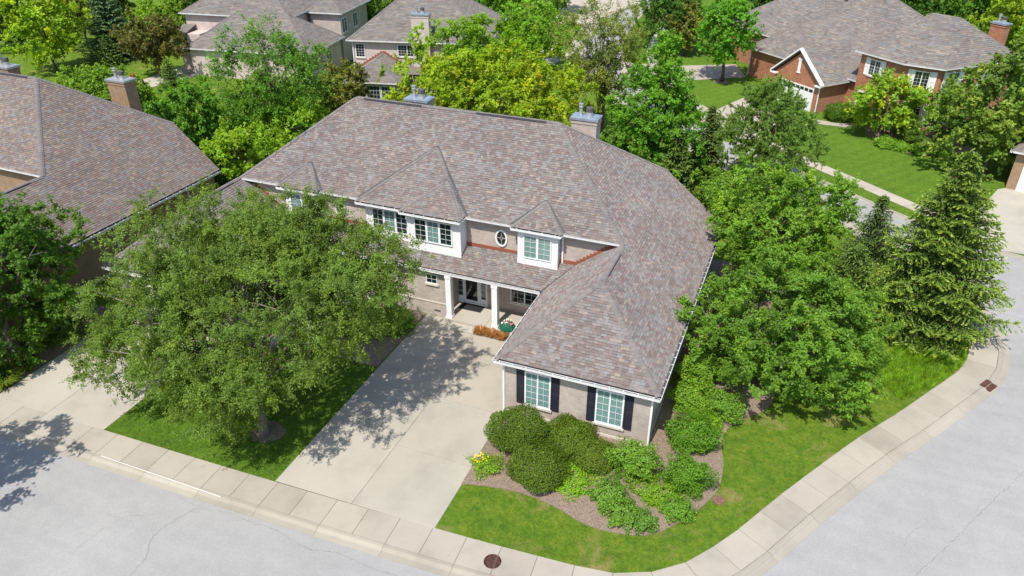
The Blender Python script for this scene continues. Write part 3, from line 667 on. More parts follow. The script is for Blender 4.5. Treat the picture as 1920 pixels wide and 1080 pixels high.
# ------------------------------------------------------------------ houses behind
def hip_roof(x0, x1, y0, y1, z, s):
    w, d = x1-x0, y1-y0; h = min(w, d)/2; zr = z+s*h
    if w >= d: a, b = (x0+h,(y0+y1)/2,zr), (x1-h-.001,(y0+y1)/2,zr)
    else: a, b = ((x0+x1)/2,y0+h,zr), ((x0+x1)/2,y1-h-.001,zr)
    A, B_, C, D = (x0,y0,z),(x1,y0,z),(x1,y1,z),(x0,y1,z)
    if w >= d: P = [[A,B_,b,a],[B_,C,b],[C,D,a,b],[D,A,a]]
    else: P = [[A,B_,a],[B_,C,b,a],[C,D,b],[D,A,a,b]]
    return P, a, b
def block(root, x0, x1, y0, y1, z, s, mat, pal=PAL2, ov=.45, z0=0, seed=5, expo=.2, w=(.3,.7), hips=True):
    P, a, b = hip_roof(x0,x1,y0,y1,z,s)
    r = roof_of(root, P, (), pal, expo, w, seed)
    if hips:
        for q in ((x0,y0,z),(x0,y1,z)): caps(r, q, a if abs(q[1]-a[1]) <= abs(q[1]-b[1])+.01 or (x1-x0) >= (y1-y0) else b, .34, False, .5, ((.2,.18,.165),))
        for q in ((x1,y0,z),(x1,y1,z)): caps(r, q, b if (x1-x0) >= (y1-y0) or abs(q[1]-b[1]) < abs(q[1]-a[1]) else a, .34, False, .5, ((.2,.18,.165),))
        caps(r, a, b, .34, False, .5, ((.2,.18,.165),))
    MB().box(x0+ov,x1-ov,y0+ov,y1-ov,z0,z-.1).build('wall', M[mat], root)
    gutter(root, [((x0-.06,y0-.06),(x1+.06,y0-.06)),((x1+.06,y0-.06),(x1+.06,y1+.06)),((x0-.06,y1+.06),(x0-.06,y0-.06))], z+.03, 'dirtywhite', ov)
    return r
# pale house at the back, centre-left (two storeys, brick chimney)
bm_ = thing('house', 'pale pink brick two storey house with tall front chimney and bay roof, behind yellow trees', 'house', (-34.4,42.4,0), R(14))
block(bm_, 0,15,0,13,6.0,.75,'pinkbrick',seed=11)
r2 = roof_of(bm_, [[(.9,-4.6,3.0),(6.5,-4.6,3.0),(3.7,-1.8,4.75)],[(6.5,-4.6,3.0),(6.5,.5,3.0),(3.7,.5,4.75),(3.7,-1.8,4.75)],[(.9,.5,3.0),(.9,-4.6,3.0),(3.7,-1.8,4.75),(3.7,.5,4.75)],[(6.5,-1.2,3.0),(14,-1.2,3.0),(14,.5,4.0),(6.5,.5,4.0)]], (), PAL2, .2, (.3,.7), 12)
caps(r2,(.9,-4.6,3.0),(3.7,-1.8,4.75),.3,False,.5); caps(r2,(6.5,-4.6,3.0),(3.7,-1.8,4.75),.3,False,.5); caps(r2,(3.7,-1.8,4.75),(3.7,.4,4.75),.3,False,.5)
MB().box(1.3,6.1,-4.2,.5,0,2.9).build('wall', M['pinkbrick'], bm_); gutter(bm_, [((.85,-4.65),(6.55,-4.65)),((6.55,-4.65),(6.55,-1.2)),((.85,.4),(.85,-4.65))], 3.02)
st = MB()
for i in range(9):
    st.box(.9+i*.31,.9+(i+1)*.31,.40,.46,3.1+i*.19,3.36+i*.19); st.box(6.5-(i+1)*.31,6.5-i*.31,.40,.46,max(3.1,3.1+i*.19),3.36+i*.19)
st.box(6.5,9,.40,.46,4.0,4.2); st.build('step_flashing', M['red'], bm_)
window(bm_, .75,1.75,4.2,5.6,face(0,.45),1,(3,5),False,'stone',.06,'glassdark'); window(bm_, 5.3,7.3,4.4,5.6,face(0,.45),2,(3,4),False,'stone',.06,'glassdark')
for i in range(3): window(bm_, 1.5+i*1.55,2.95+i*1.55,.3,2.6,face(0,-4.2),1,(4,5),False,None,.06,'glass')
chimney(bm_, 7.1,8.9,-.25,.75,0,8.7,'pinkbrick'); downspout(bm_, .5,.38,0,6.0,(0,-.2),(-.3,-.3))
# grey house at the back left
bl = thing('house', 'grey roofed brick house at the back left with a patio beside the reddish tree', 'house', (-56.4,42.3,0), R(8.4))
block(bl, 0,15.7,0,9.5,3.26,.72,'pinkbrick',seed=21)
block(bl, -2.7,11.5,4.2,17,6.2,.62,'pinkbrick',z0=0,seed=22)
block(bl, 11,15.8,9,18,6.0,.7,'brick',z0=0,seed=23)
roof_of(bl, [[(-2.6,2.2,4.3),(-1.0,2.2,4.3),(-1.0,4.6,4.9),(-2.6,4.6,4.9)]], (), PAL2, .2, (.3,.7), 24); MB().box(-2.3,.6,2.6,4.7,0,4.25).build('bay_wall', M['pinkbrick'], bl)
for y in (10.4,13.6): window(bl, -.7,.7,3.6,5.3,face(15.35,y,0,R(90)),2,(2,4),False,'stone',.07,'glassdark')
for y in (2.0,5.5): window(bl, -.7,.7,1.0,2.6,face(15.25,y,0,R(90)),2,(2,4),False,'stone',.07,'glassdark')
window(bl, -2.2,-1.0,2.0,3.8,face(0,2.6),1,(2,4),False,'stone',.06,'glassdark')
# red brick house, right
rb = thing('house', 'red brick house with white shuttered windows and a garage gable, at the upper right', 'house', (14.8,56.3,0), math.atan2(-.66,.75))
block(rb, -15.6,1.5,.7,20,3.2,.75,'redbrick',seed=31)
block(rb, -24,-8,4.0,22,4.0,.72,'redbrick',seed=35)
# corner tower block with a cut corner
CZ = 6.2; ap, aq = (3.4,5.1,9.9), (6.0,5.6,9.9)
roof_of(rb, [[(0,0,CZ),(5.6,0,CZ),ap],[(5.6,0,CZ),aq,ap],[(5.6,0,CZ),(8.6,1.6,CZ),aq],[(8.6,1.6,CZ),(9.6,11.5,CZ),aq],[(9.6,11.5,CZ),(0,11.5,CZ),aq],[(0,11.5,CZ),ap,aq],[(0,11.5,CZ),(0,0,CZ),ap]], (), PAL2, .2, (.3,.7), 33)
MB().prism([(.45,.45),(5.4,.45),(8.2,1.95),(9.1,11),(.45,11)], 0, CZ-.1).build('wall', M['redbrick'], rb)
MB().prism([(.40,.40),(5.42,.40),(8.25,1.9),(9.15,11),(.40,11)], .62, .74).build('stone_band', M['stone'], rb)
gutter(rb, [((-.05,-.05),(5.6,-.05)),((5.6,-.05),(8.66,1.57)),((8.66,1.57),(9.66,11.5)),((-.05,8),(-.05,-.05))], CZ+.03)
v = MB(); v.add([(5.52,.06,6.28),(5.68,.06,6.28),(4.95,3.1,8.1),(4.85,3.1,8.1)], [(0,1,2,3)]); v.build('valley_flashing', M['valley'], rb)
ang = math.atan2(1.5, 2.8); ang2 = math.atan2(9.05,.9)
for (fx, xs) in ((face(0,.45), (1.6,)), ):
    for x in xs: window(rb, x,x+1.3,4.2,5.75,fx,2,(2,5),False,'stone',.08,'glassdark'); shutter(rb, x-.5,x-.02,4.15,5.8,fx,'white'); shutter(rb, x+1.32,x+1.8,4.15,5.8,fx,'white')
fx = face(5.4,.45,0,ang)
for z in (.95,3.95):
    window(rb, .95,2.3,z,z+1.75,fx,2,(2,5),False,'stone',.08,'glassdark'); shutter(rb, .40,.93,z-.05,z+1.8,fx,'white'); shutter(rb, 2.32,2.85,z-.05,z+1.8,fx,'white')
fx = face(8.2,1.95,0,ang2)
for x, z in ((.9,.95),(.9,3.95),(5.4,3.95)):
    window(rb, x,x+1.35,z,z+1.75,fx,2,(2,5),False,'stone',.08,'glassdark'); shutter(rb, x-.55,x-.02,z-.05,z+1.8,fx,'white'); shutter(rb, x+1.37,x+1.9,z-.05,z+1.8,fx,'white')
window(rb, .9,2.1,.75,2.6,face(0,.45),1,(1,1),False,'stone',.2,'glassdark')
# garage gable
gz, gx0, gx1, gy = 2.95, -7.6, -.6, -3.1; gm = (gx0+gx1)/2; gh = gz+.82*(gx1-gx0)/2
roof_of(rb, [[(gx0,gy,gz),(gm,gy,gh),(gm,6.5,gh),(gx0,1.2,gz)],[(gx1,gy,gz),(gx1,1.2,gz),(gm,6.5,gh),(gm,gy,gh)]], (), PAL2, .2, (.3,.7), 34)
g = MB(); g.box(gx0+.4,gx1-.4,gy+.35,1.2,0,gz-.05); yy = gy+.35
g.add([(gx0+.4,yy,gz-.05),(gx1-.4,yy,gz-.05),(gm,yy,gh-.35),(gx0+.4,yy+.4,gz-.05),(gx1-.4,yy+.4,gz-.05),(gm,yy+.4,gh-.35)], [(0,1,2),(5,4,3),(0,2,5,3),(1,4,5,2)]); g.build('wall', M['redbrick'], rb)
b = MB()
for sg, xa in ((1,gx0),(-1,gx1)):
    b.add([(xa-.05*sg,gy-.05,gz-.12),(gm,gy-.05,gh-.06),(gm,gy-.05,gh+.1),(xa-.05*sg,gy-.05,gz+.06),(xa-.05*sg,gy+.36,gz-.12),(gm,gy+.36,gh-.06),(gm,gy+.36,gh+.1),(xa-.05*sg,gy+.36,gz+.06)], [(0,1,2,3),(7,6,5,4),(0,4,5,1),(3,2,6,7),(0,3,7,4)])
    b.box(min(xa,xa+.8*sg),max(xa,xa+.8*sg),gy-.06,gy+.36,gz-.24,gz-.1)
b.build('barge_board', M['white'], rb); gutter(rb, [((gx1+.08,gy),(gx1+.08,1.0)),((gx0-.08,1.0),(gx0-.08,gy))], gz+.02)
dg = MB(); dg.box(gm-2.45,gm+2.45,yy-.04,yy,0,2.35); gd = dg.build('garage_door', M['white'], rb)
for i in range(8): MB().box(gm-2.35+i*.6,gm-1.87+i*.6,yy-.055,yy-.042,1.92,2.22).build('pane', M['darkdoor'], gd)
for i in range(3):
    for j in range(8): MB().box(gm-2.36+j*.6,gm-1.85+j*.6,yy-.055,yy-.042,.06+i*.62,.6+i*.62).build('door_panel', M['white'], gd)
MB().box(gm-.17,gm+.17,yy-.05,yy,gh-2.35,gh-.95).box(gm-.25,gm+.25,yy-.07,yy,gh-2.43,gh-2.35).box(gm-.23,gm+.23,yy-.07,yy,gh-1.15,gh-.95).build('gable_niche', M['white'], rb)
downspout(rb, gx1-.38,yy-.03,0,gz,(0,-.2),(.3,.2)); downspout(rb, -15.2,1.1,0,3.2,(0,-.2),(-.3,-.2)); downspout(rb, 8.3,2.3,0,6.2,(.2,0),(.3,-.1))
MB().box(-15.19,-15.14,3.0,8.0,0,2.3).build('garage_door', M['white'], rb)
MB().box(-9.5,-9.2,8,8.3,8.6,8.85).build('roof_vent', M['soot'], rb)
chimney(rb, 5.3,6.7,11.6,12.5,0,8.7,'redbrick')
# brick and white garage at the right edge
ge = thing('garage', 'brick cornered garage with white door at the right edge beyond the wide driveway', 'garage', (27.4,40.6,0), R(-14))
block(ge, -.4,13,-.4,10,3.2,.7,'tanbrick',seed=41)
d = MB(); d.box(.75,6.2,-.02,.06,0,2.5); gd2 = d.build('garage_door', M['white'], ge)
for i in range(5): MB().box(.8,6.15,-.045,-.02,.03+i*.5,.49+i*.5).build('door_panel', M['white'], gd2)

# ------------------------------------------------------------------ vegetation
FOL = 2.4
def leaves(name, pos, nrm, tan, Ln, Wd, col, mat, parent):
    if mat in ('leaf', 'needle'): col = np.asarray(col)*np.array((FOL*1.05, FOL, FOL*.55))
    n = len(pos); nrm = nrm/np.linalg.norm(nrm, axis=1, keepdims=True)
    tan = tan-nrm*np.sum(tan*nrm, 1, keepdims=True); tan /= np.linalg.norm(tan, axis=1, keepdims=True)+1e-9
    sd = np.cross(nrm, tan); Ln = np.broadcast_to(Ln, (n,))[:,None]; Wd = np.broadcast_to(Wd, (n,))[:,None]
    if np.max(Ln) > .21:      # far foliage: one triangle per leaf
        V = np.empty((n,3,3), np.float32); V[:,0] = pos-tan*Ln*.5; V[:,1] = pos+tan*Ln*.35+sd*Wd*.62; V[:,2] = pos+tan*Ln*.45-sd*Wd*.62
        return mesh_obj(name, V.reshape(-1,3), np.arange(n*3).reshape(n,3), M[mat], parent, np.repeat(col, 3, 0))
    V = np.empty((n,4,3), np.float32)
    V[:,0] = pos-tan*Ln*.5; V[:,2] = pos+tan*Ln*.5
    V[:,1] = pos+sd*Wd*.5+nrm*Wd*.18-tan*Ln*.06; V[:,3] = pos-sd*Wd*.5+nrm*Wd*.18-tan*Ln*.06
    return mesh_obj(name, V.reshape(-1,3), np.arange(n*4).reshape(n,4), M[mat], parent, np.repeat(col, 4, 0))
def unit(rng, n):
    v = rng.normal(size=(n,3)); return v/np.linalg.norm(v, axis=1, keepdims=True)
def tree(label, C, r, b, col, base=None, dens=1.6, L=.14, cl=.75, lump=.22, seed=0, bark='bark', cat='tree', name='deciduous_tree', stems=1, tr=.17,
         tuft=False, twig=1.0, droop=.15, group=None, tip=None, cone=0, flat=.85, limbs=12, ncl=None, lobes=()):
    rng = np.random.default_rng(seed+17); rn = random.Random(seed)
    C = np.array(C, float); base = base or (C[0], C[1]); root = thing(name, label, cat, (base[0],base[1],0), 0, group)
    C = C-np.array((base[0],base[1],0)); rad = np.array((r,r,b))
    area = 4*math.pi*(((r*r)**1.6+2*(r*b)**1.6)/3)**(1/1.6)
    W = L*.56; n = int(dens*area/(.5*L*W))
    ncl = ncl or int(area/(cl*cl*1.5)*1.15)
    d = unit(rng, ncl); d[:,2] = np.where(d[:,2] < 0, d[:,2]*flat, d[:,2])
    kd = unit(rng, 9); ph = rng.uniform(0, 6.28, 9); fr = rng.uniform(2.5, 5.5, 9)
    env = 1+lump*np.sum(np.cos(d @ kd.T*fr+ph), 1)/2.6
    rho = rng.uniform(.12, 1, ncl)**.42
    cc = d*(rho*env)[:,None]
    if cone: cc[:,:2] *= np.clip(1-cone*(cc[:,2:3]+.15), .12, 1.25)
    cl_d = d.copy(); cc = C+cc*rad
    for (lx, ly, lz, lr, lb) in lobes:
        k = int(ncl*((lr*lr+2*lr*lb)/(r*r+2*r*b))*1.1); d2 = unit(rng, k); rh = rng.uniform(.12, 1, k)**.42
        ev = 1+lump*np.sum(np.cos(d2 @ kd.T*fr+ph), 1)/2.6
        cc = np.concatenate([cc, np.array((lx-base[0], ly-base[1], lz))+d2*(rh*ev)[:,None]*np.array((lr,lr,lb))]); cl_d = np.concatenate([cl_d, d2])
    n = int(n*len(cc)/ncl); ncl = len(cc); cc[:,2] = np.maximum(cc[:,2], .15)
    per = max(3, int(n/ncl)); kt = 5; nt = ncl*kt; lp = max(2, per//kt)
    ci = np.repeat(np.arange(ncl), kt)
    td = cl_d[ci]*.65+unit(rng, nt)*.85+np.array((0,0,.12)); td /= np.linalg.norm(td, axis=1, keepdims=True)
    tl = cl*rng.uniform(.55, 1.25, nt)*twig
    to = cc[ci]+unit(rng, nt)*cl*.35*rng.uniform(0,1,(nt,1))
    li = np.repeat(np.arange(nt), lp); t = rng.uniform(.05, 1, len(li))
    pos = to[li]+td[li]*(t*tl[li])[:,None]+rng.normal(size=(len(li),3))*cl*(.10 if not tuft else .03); pos[:,2] -= droop*(t*tl[li])**2
    pos[:,2] = np.maximum(pos[:,2], .06)
    if tuft:
        tan = unit(rng, len(li))*.8+td[li]*.6+np.array((0,0,.5)); nrm = unit(rng, len(li)); LL = L*1.3; WW = L*.17
    else:
        nrm = unit(rng, len(li))*.75+np.array((0,-.12,.75))+cl_d[ci][li]*.25; tan = td[li]+unit(rng, len(li))*.8; LL = L*rng.uniform(.7,1.25,len(li)); WW = W*rng.uniform(.8,1.2,len(li))
    cf = rng.uniform(.74, 1.22, ncl)[ci][li]*rng.uniform(.78, 1.25, len(li))
    c = np.array(col)[None]*cf[:,None]
    mixf = np.clip(rng.normal(.0, .35, ncl)[ci][li]+rng.normal(0,.25,len(li)), 0, 1)[:,None]
    c2 = np.array(tip) if tip else np.array((col[0]*1.5, col[1]*1.25, col[2]*.9))
    c = c*(1-mixf)+c2[None]*cf[:,None]*mixf
    leaves('crown', pos, nrm, tan, LL, WW, c, 'needle' if tuft else 'leaf', root)
    mb = MB(); top = C[2]+.25*b; tips = cc[rng.permutation(ncl)]
    for s in range(stems):
        ox, oy = (rn.uniform(-.5,.5), rn.uniform(-.5,.5)) if stems > 1 else (0, 0); k = 7
        tp = np.array((C[0]+rn.uniform(-.3,.3)*r*(.5 if stems > 1 else .15), C[1]+rn.uniform(-.3,.3)*r*(.5 if stems > 1 else .15), top))
        path = [Vector((ox+(tp[0]-ox)*(i/k)**1.5+rn.gauss(0,.05), oy+(tp[1]-oy)*(i/k)**1.5+rn.gauss(0,.05), -.1+(top+.1)*i/k)) for i in range(k+1)]
        mb.tube(path, [tr*(1.35 if i == 0 else 1-.82*i/k) for i in range(k+1)], 7)
        for j in range(limbs//stems):
            tgt = Vector(tips[(s*97+j*13) % ncl]); i0 = rn.randint(2, k-1); p0 = path[i0]
            if tgt.z < p0.z-.5: i0 = max(1, i0-2); p0 = path[i0]
            mid = p0.lerp(tgt, .5)+Vector((rn.gauss(0,.12),rn.gauss(0,.12),.12*(tgt-p0).length)); r0 = tr*(1-.8*i0/k)*.62
            pl = [p0, p0.lerp(mid,.5)+Vector((0,0,.06)), mid, mid.lerp(tgt,.55), tgt]; mb.tube(pl, [r0,r0*.8,r0*.6,r0*.4,.012], 5, False)
            for q in range(4):
                near = sorted(tips[rng.integers(0,ncl,30)], key=lambda z: (Vector(z)-mid).length)[q]; a = pl[rn.randint(1,3)]; bq = Vector(near)
                m2 = a.lerp(bq,.5)+Vector((rn.gauss(0,.1),rn.gauss(0,.1),.1)); mb.tube([a,m2,bq], [r0*.38,r0*.25,.008], 4, False)
    mb.build('trunk', M[bark], root, True)
    return root
def spruce(label, base, H, r, col, seed=0, dens=1.0, tipc=None, nl=.16, lean=(0,0), low=.04, group=None, step=.34, name='spruce_tree'):
    rng = np.random.default_rng(seed+5); root = thing(name, label, 'tree', (base[0],base[1],0), 0, group)
    P = []; N = []; T = []; Cc = []; z = H*low+.15; mb = MB()
    mb.tube([(0,0,-.1),(lean[0]*.5,lean[1]*.5,H*.5),(lean[0],lean[1],H)], [.028*H*.55+.03,.014*H*.6+.02,.012], 7)
    while z < H-.1:
        f = 1-z/H; R_ = r*(f**.68)*rng.uniform(.86,1.1)+.06; nb_ = max(4, int(9*min(1, .35+f*1.3)))
        a0 = rng.uniform(0,6.28)
        for j in range(nb_):
            az = a0+6.283*j/nb_+rng.normal(0,.18); Rb = R_*rng.uniform(.72,1.16); ca, sa = math.cos(az), math.sin(az)
            o = np.array((lean[0]*z/H, lean[1]*z/H, z)); dn = .26+.2*f
            k = max(3, int(Rb/.16)); ts = (np.arange(k)+rng.uniform(.2,.8,k))/k
            def br(t): return o+np.stack([ca*Rb*t, sa*Rb*t, Rb*(-dn*t+.30*t*t*(1+f*.4))], -1)
            mb.tube([br(np.array(q)) for q in (0,.5,.95)], [.012+.012*Rb,.01+.006*Rb,.006], 4, False)
            bp = br(ts); tw = .48*Rb*(1-.72*ts)*np.clip(ts*3,.3,1)+.10
            for sgn in (-1, 1):
                m = max(2, int(3.2*dens)); tt = rng.uniform(.15,1,(k,m))
                da = az+sgn*rng.uniform(.7,1.15,(k,1)); dx = np.cos(da)*tw[:,None]*tt; dy = np.sin(da)*tw[:,None]*tt
                q = bp[:,None,:]+np.stack([dx, dy, -.22*tw[:,None]*tt*tt+rng.normal(0,.02,(k,m))], -1)
                P.append(q.reshape(-1,3)); dirs = np.stack([np.cos(da)+0*tt, np.sin(da)+0*tt, -.25+0*tt], -1).reshape(-1,3); T.append(dirs)
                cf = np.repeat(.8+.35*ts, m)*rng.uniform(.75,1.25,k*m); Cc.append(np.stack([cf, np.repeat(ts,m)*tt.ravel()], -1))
            P.append(bp+rng.normal(0,.02,bp.shape)); T.append(np.tile((ca,sa,-.1),(k,1))); Cc.append(np.stack([.9+.3*ts, ts], -1))
        z += step*(.55+.6*f)*rng.uniform(.8,1.2)
    k = 10; P.append(np.stack([np.full(k,lean[0]),np.full(k,lean[1]),np.linspace(H-.5,H+.05,k)],-1)); T.append(rng.normal(0,.35,(k,3))+np.array((0,0,.8))); Cc.append(np.ones((k,2)))
    P = np.concatenate(P); T = np.concatenate(T); Cc = np.concatenate(Cc); n = len(P)
    N = np.array((0,0,1.))+rng.normal(0,.5,(n,3)); T = T+rng.normal(0,.22,(n,3))
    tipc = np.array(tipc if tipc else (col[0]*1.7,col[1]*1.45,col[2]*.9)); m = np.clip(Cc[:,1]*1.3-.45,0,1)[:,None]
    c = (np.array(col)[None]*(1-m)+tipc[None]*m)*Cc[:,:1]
    P[:,2] = np.maximum(P[:,2], .04)
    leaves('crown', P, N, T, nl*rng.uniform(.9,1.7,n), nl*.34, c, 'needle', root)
    mb.build('trunk', M['bark'], root, True); return root
def shrub(label, C, r, b, col, seed=0, L=.075, dens=2.6, lump=.10, name='shrub', tip=None, group=None, shell=.72, cat='shrub', lumps=1.0):
    rng = np.random.default_rng(seed+91); root = thing(name, label, cat, (C[0],C[1],0), 0, group); rn = random.Random(seed)
    ry = r*rng.uniform(.88,1.05); rad = np.array((r,ry,b)); z0 = C[2]
    area = 4*math.pi*((r*ry)**1.6+(r*b)**1.6+(ry*b)**1.6)**(1/1.6)/3**(1/1.6)*.75; W = L*.62; n = int(dens*area/(.5*L*W))
    d = unit(rng, n); kd = unit(rng, 14); ph = rng.uniform(0,6.28,14); fr = rng.uniform(4,11,14)*lumps
    env = 1+lump*np.sum(np.cos(d @ kd.T*fr+ph),1)/2.5
    rho = rng.uniform(shell**3,1.06,n)**(1/3); pos = d*(rho*env)[:,None]*rad; pos[:,2] += z0; keep = pos[:,2] > .03; pos = pos[keep]; d = d[keep]; e = (env*rho)[keep]
    nrm = d*.7+unit(rng,len(pos))*.7+np.array((0,0,.35)); tan = unit(rng,len(pos))+d*.5
    cf = rng.uniform(.72,1.28,len(pos))*np.clip(.35+.65*(e-.6)/.4,.5,1.25); m = np.clip(rng.normal(.05,.3,len(pos)),0,1)[:,None]
    cf = rng.uniform(.72,1.28,len(pos)); c = (np.array(col)[None]*(1-m)+np.array(tip if tip else (col[0]*1.6,col[1]*1.35,col[2]))[None]*m)*cf[:,None]
    leaves('foliage', pos, nrm, tan, L*rng.uniform(.7,1.3,len(pos)), W, c, 'leaf', root)
    mb = MB()
    for i in range(7):
        q = Vector((rn.uniform(-.6,.6)*r, rn.uniform(-.6,.6)*ry, z0+b*rn.uniform(.1,.6))); mb.tube([(0,0,-.03),(q.x*.4,q.y*.4,q.z*.5),q], [.03,.02,.008], 5, False)
    mb.build('stem', M['bark'], root); return root
def clump(label, x, y, h, r, col, n=260, seed=0, wd=.02, name='grass_clump', cat='plant', mat='blade', group=None, arch=.7):
    rng = np.random.default_rng(seed); root = thing(name, label, cat, (x,y,0), 0, group)
    V = np.empty((n,6,3), np.float32); az = rng.uniform(0,6.283,n); rr = r*np.sqrt(rng.uniform(0,.35,n)); ou = r*rng.uniform(.3,1,n); hh = h*rng.uniform(.6,1.1,n)
    d = np.stack([np.cos(az),np.sin(az),0*az],-1); s = np.stack([-np.sin(az),np.cos(az),0*az],-1)*wd; b = d*rr[:,None]
    zz = np.array((0,0,1.))
    m = b+d*(ou*.45)[:,None]+zz*(hh*.8)[:,None]; t = b+d*ou[:,None]+zz*(hh*(1-arch*.4))[:,None]
    V[:,0] = b-s; V[:,1] = b+s; V[:,2] = m+s*.9; V[:,3] = m-s*.9; V[:,4] = t+s*.15; V[:,5] = t-s*.15
    I = np.arange(n)[:,None]*6; F = np.concatenate([I+np.array((0,1,2,3)), I+np.array((3,2,4,5))]); c = np.array(col)[None]*rng.uniform(.7,1.3,(n,1))
    mesh_obj('blades', V.reshape(-1,3), F, M[mat], root, np.repeat(c,6,0)); return root

G1 = (.062,.112,.020); GD = (.040,.085,.018); GB = (.07,.15,.02); GY = (.17,.20,.012); GO = (.085,.105,.038); GR = (.085,.075,.032)
# near trees
tree('broad feathery elm with loose fine foliage spreading over the driveway island', (-10.6,-3.7,6.4), 6.1, 3.9, (.060,.102,.030), (-9.6,-5.3), 1.2, .098, .62, .32, 1, 'greybark', tr=.24, limbs=30, twig=1.2, droop=.22, flat=.72, lobes=((-15.7,-5.4,4.8,3.3,2.4),(-15.0,-2.6,6.6,3.0,2.2),(-10.2,-6.8,3.7,2.3,1.8),(-6.4,-1.8,7.3,3.4,2.8),(-9.2,-1.2,8.8,2.4,1.6),(-12.5,-1.4,7.8,3.2,2.0)))
tree('dense dark green tree with several trunks at the left edge', (-26.6,-4.5,5.0), 4.4, 4.9, (.04,.088,.018), (-26.6,-5.4), 2.4, .18, .7, .25, 2, 'greybark', stems=3, tr=.2)
tree('big rounded leafy green tree on the corner lawn beside the house', (12.9,8.5,3.4), 4.95, 3.25, (.060,.122,.024), (13.3,8.9), 2.3, .145, .62, .16, 3, limbs=10, flat=.95)
tree('second rounded green tree behind the big corner tree', (11.4,16.8,4.7), 4.1, 3.4, (.068,.134,.024), None, 2.4, .165, .62, .16, 4, flat=.95)
spruce('tall layered spruce at the street corner, its tip above the road', (20.1,15.9), 10.8, 3.9, (.046,.084,.022), 6, 2.8, (.125,.165,.035), .20, (-.4,.1), .06)
spruce('small dark spruce just left of the tall corner spruce', (17.2,24.0), 4.6, 1.8, (.032,.06,.022), 7, 2.4, (.07,.11,.03), .16)
spruce('low spruce filling in behind the corner tree', (15.6,15.2), 5.2, 2.3, (.04,.075,.022), 8, 2.4, (.09,.135,.035), .17)
tree('upright bright green maple behind the right end of the house', (.6,31.0,6.3), 3.5, 5.4, (.055,.135,.018), None, 2.3, .18, .7, .2, 9, cone=.38)
tree('fluffy long needled pine beyond the back lawn', (8.9,33.0,4.7), 4.2, 4.3, (.056,.104,.028), None, 4.6, .2, .55, .16, 10, tuft=True, cone=.45, name='pine_tree', tip=(.085,.135,.035), limbs=16)
tree('slender grey green tree with dark forked stems beside the back road', (-5.9,40.4,7.6), 3.6, 4.3, (.085,.115,.042), (-6.6,40.6), 1.25, .17, .8, .3, 11, stems=4, tr=.13, limbs=28, cone=-.15, twig=1.2)
tree('wide golden yellow tree directly behind the roof ridge', (-12.4,29.3,5.6), 7.5, 4.4, (.105,.165,.012), None, 2.3, .24, .8, .2, 12, tip=(.19,.20,.010), flat=.9)
tree('light green tree behind the golden tree', (-18.6,40.6,5.6), 5.8, 4.1, (.075,.15,.014), None, 2.0, .26, .85, .24, 13, tip=(.13,.19,.014))
tree('feathery mid green tree in front of the grey roofed house', (-32.2,27.0,6.6), 4.9, 4.4, (.05,.115,.022), None, 1.05, .19, .8, .33, 14, limbs=18, twig=1.3)
# trees and tall shrubs between the houses
for i, (lab, C, r, b, col, k) in enumerate([
    ('olive brown shrub left of the pale house bay', (-29.8,34.2,3.3), 2.5, 2.9, (.07,.082,.026), {}),
    ('dark green bushy tree beside the neighbouring roof corner', (-34.5,18.8,4.0), 3.2, 3.7, (.045,.11,.016), {}),
    ('yellow green shrub along the left roof edge', (-29.6,18.6,2.6), 3.3, 2.4, (.098,.172,.018), {}),
    ('yellow green shrub higher up beside the left roof edge', (-29.6,25.6,2.4), 3.2, 2.2, (.088,.162,.018), {}),
    ('mid green shrub below the feathery tree', (-35.6,29.0,2.4), 3.4, 2.4, (.055,.12,.022), {}),
    ('leafy hedge shrub left of the tan chimney', (-55.0,27.0,2.6), 3.4, 2.5, (.075,.135,.022), {}),
    ('leafy hedge shrub right behind the tan chimney', (-47.3,24.6,3.2), 3.2, 3.0, (.065,.125,.02), {}),
    ('lime green shrub on the lawn right of the tan chimney', (-42.5,26.8,1.8), 3.0, 1.8, (.088,.17,.022), {}),
    ('dark shrub under the chimney flues', (-40.5,21.6,2.4), 2.6, 2.4, (.045,.10,.018), {}),
    ('green shrub under the maple behind the right roof end', (2.0,26.2,1.6), 2.2, 1.7, (.06,.125,.02), {}),
    ('green shrub in front of the pine', (7.2,28.2,1.5), 2.4, 1.6, (.06,.12,.022), {}),
    ('green shrub between the pine and the rounded tree', (11.4,26.6,1.5), 2.2, 1.6, (.06,.125,.022), {}),
    ('dark low shrub beside the right chimney', (-3.4,33.0,1.4), 2.2, 1.5, (.045,.10,.018), {}),
    ('olive hedge shrub above the lime shrubs', (-38.4,24.0,2.0), 2.6, 2.0, (.095,.14,.024), {})]):
    tree(lab, C, r, b, col, None, 2.1, .24, .62, .2, 40+i, name='tall_shrub', cat='shrub', limbs=7, tr=.09, **k)
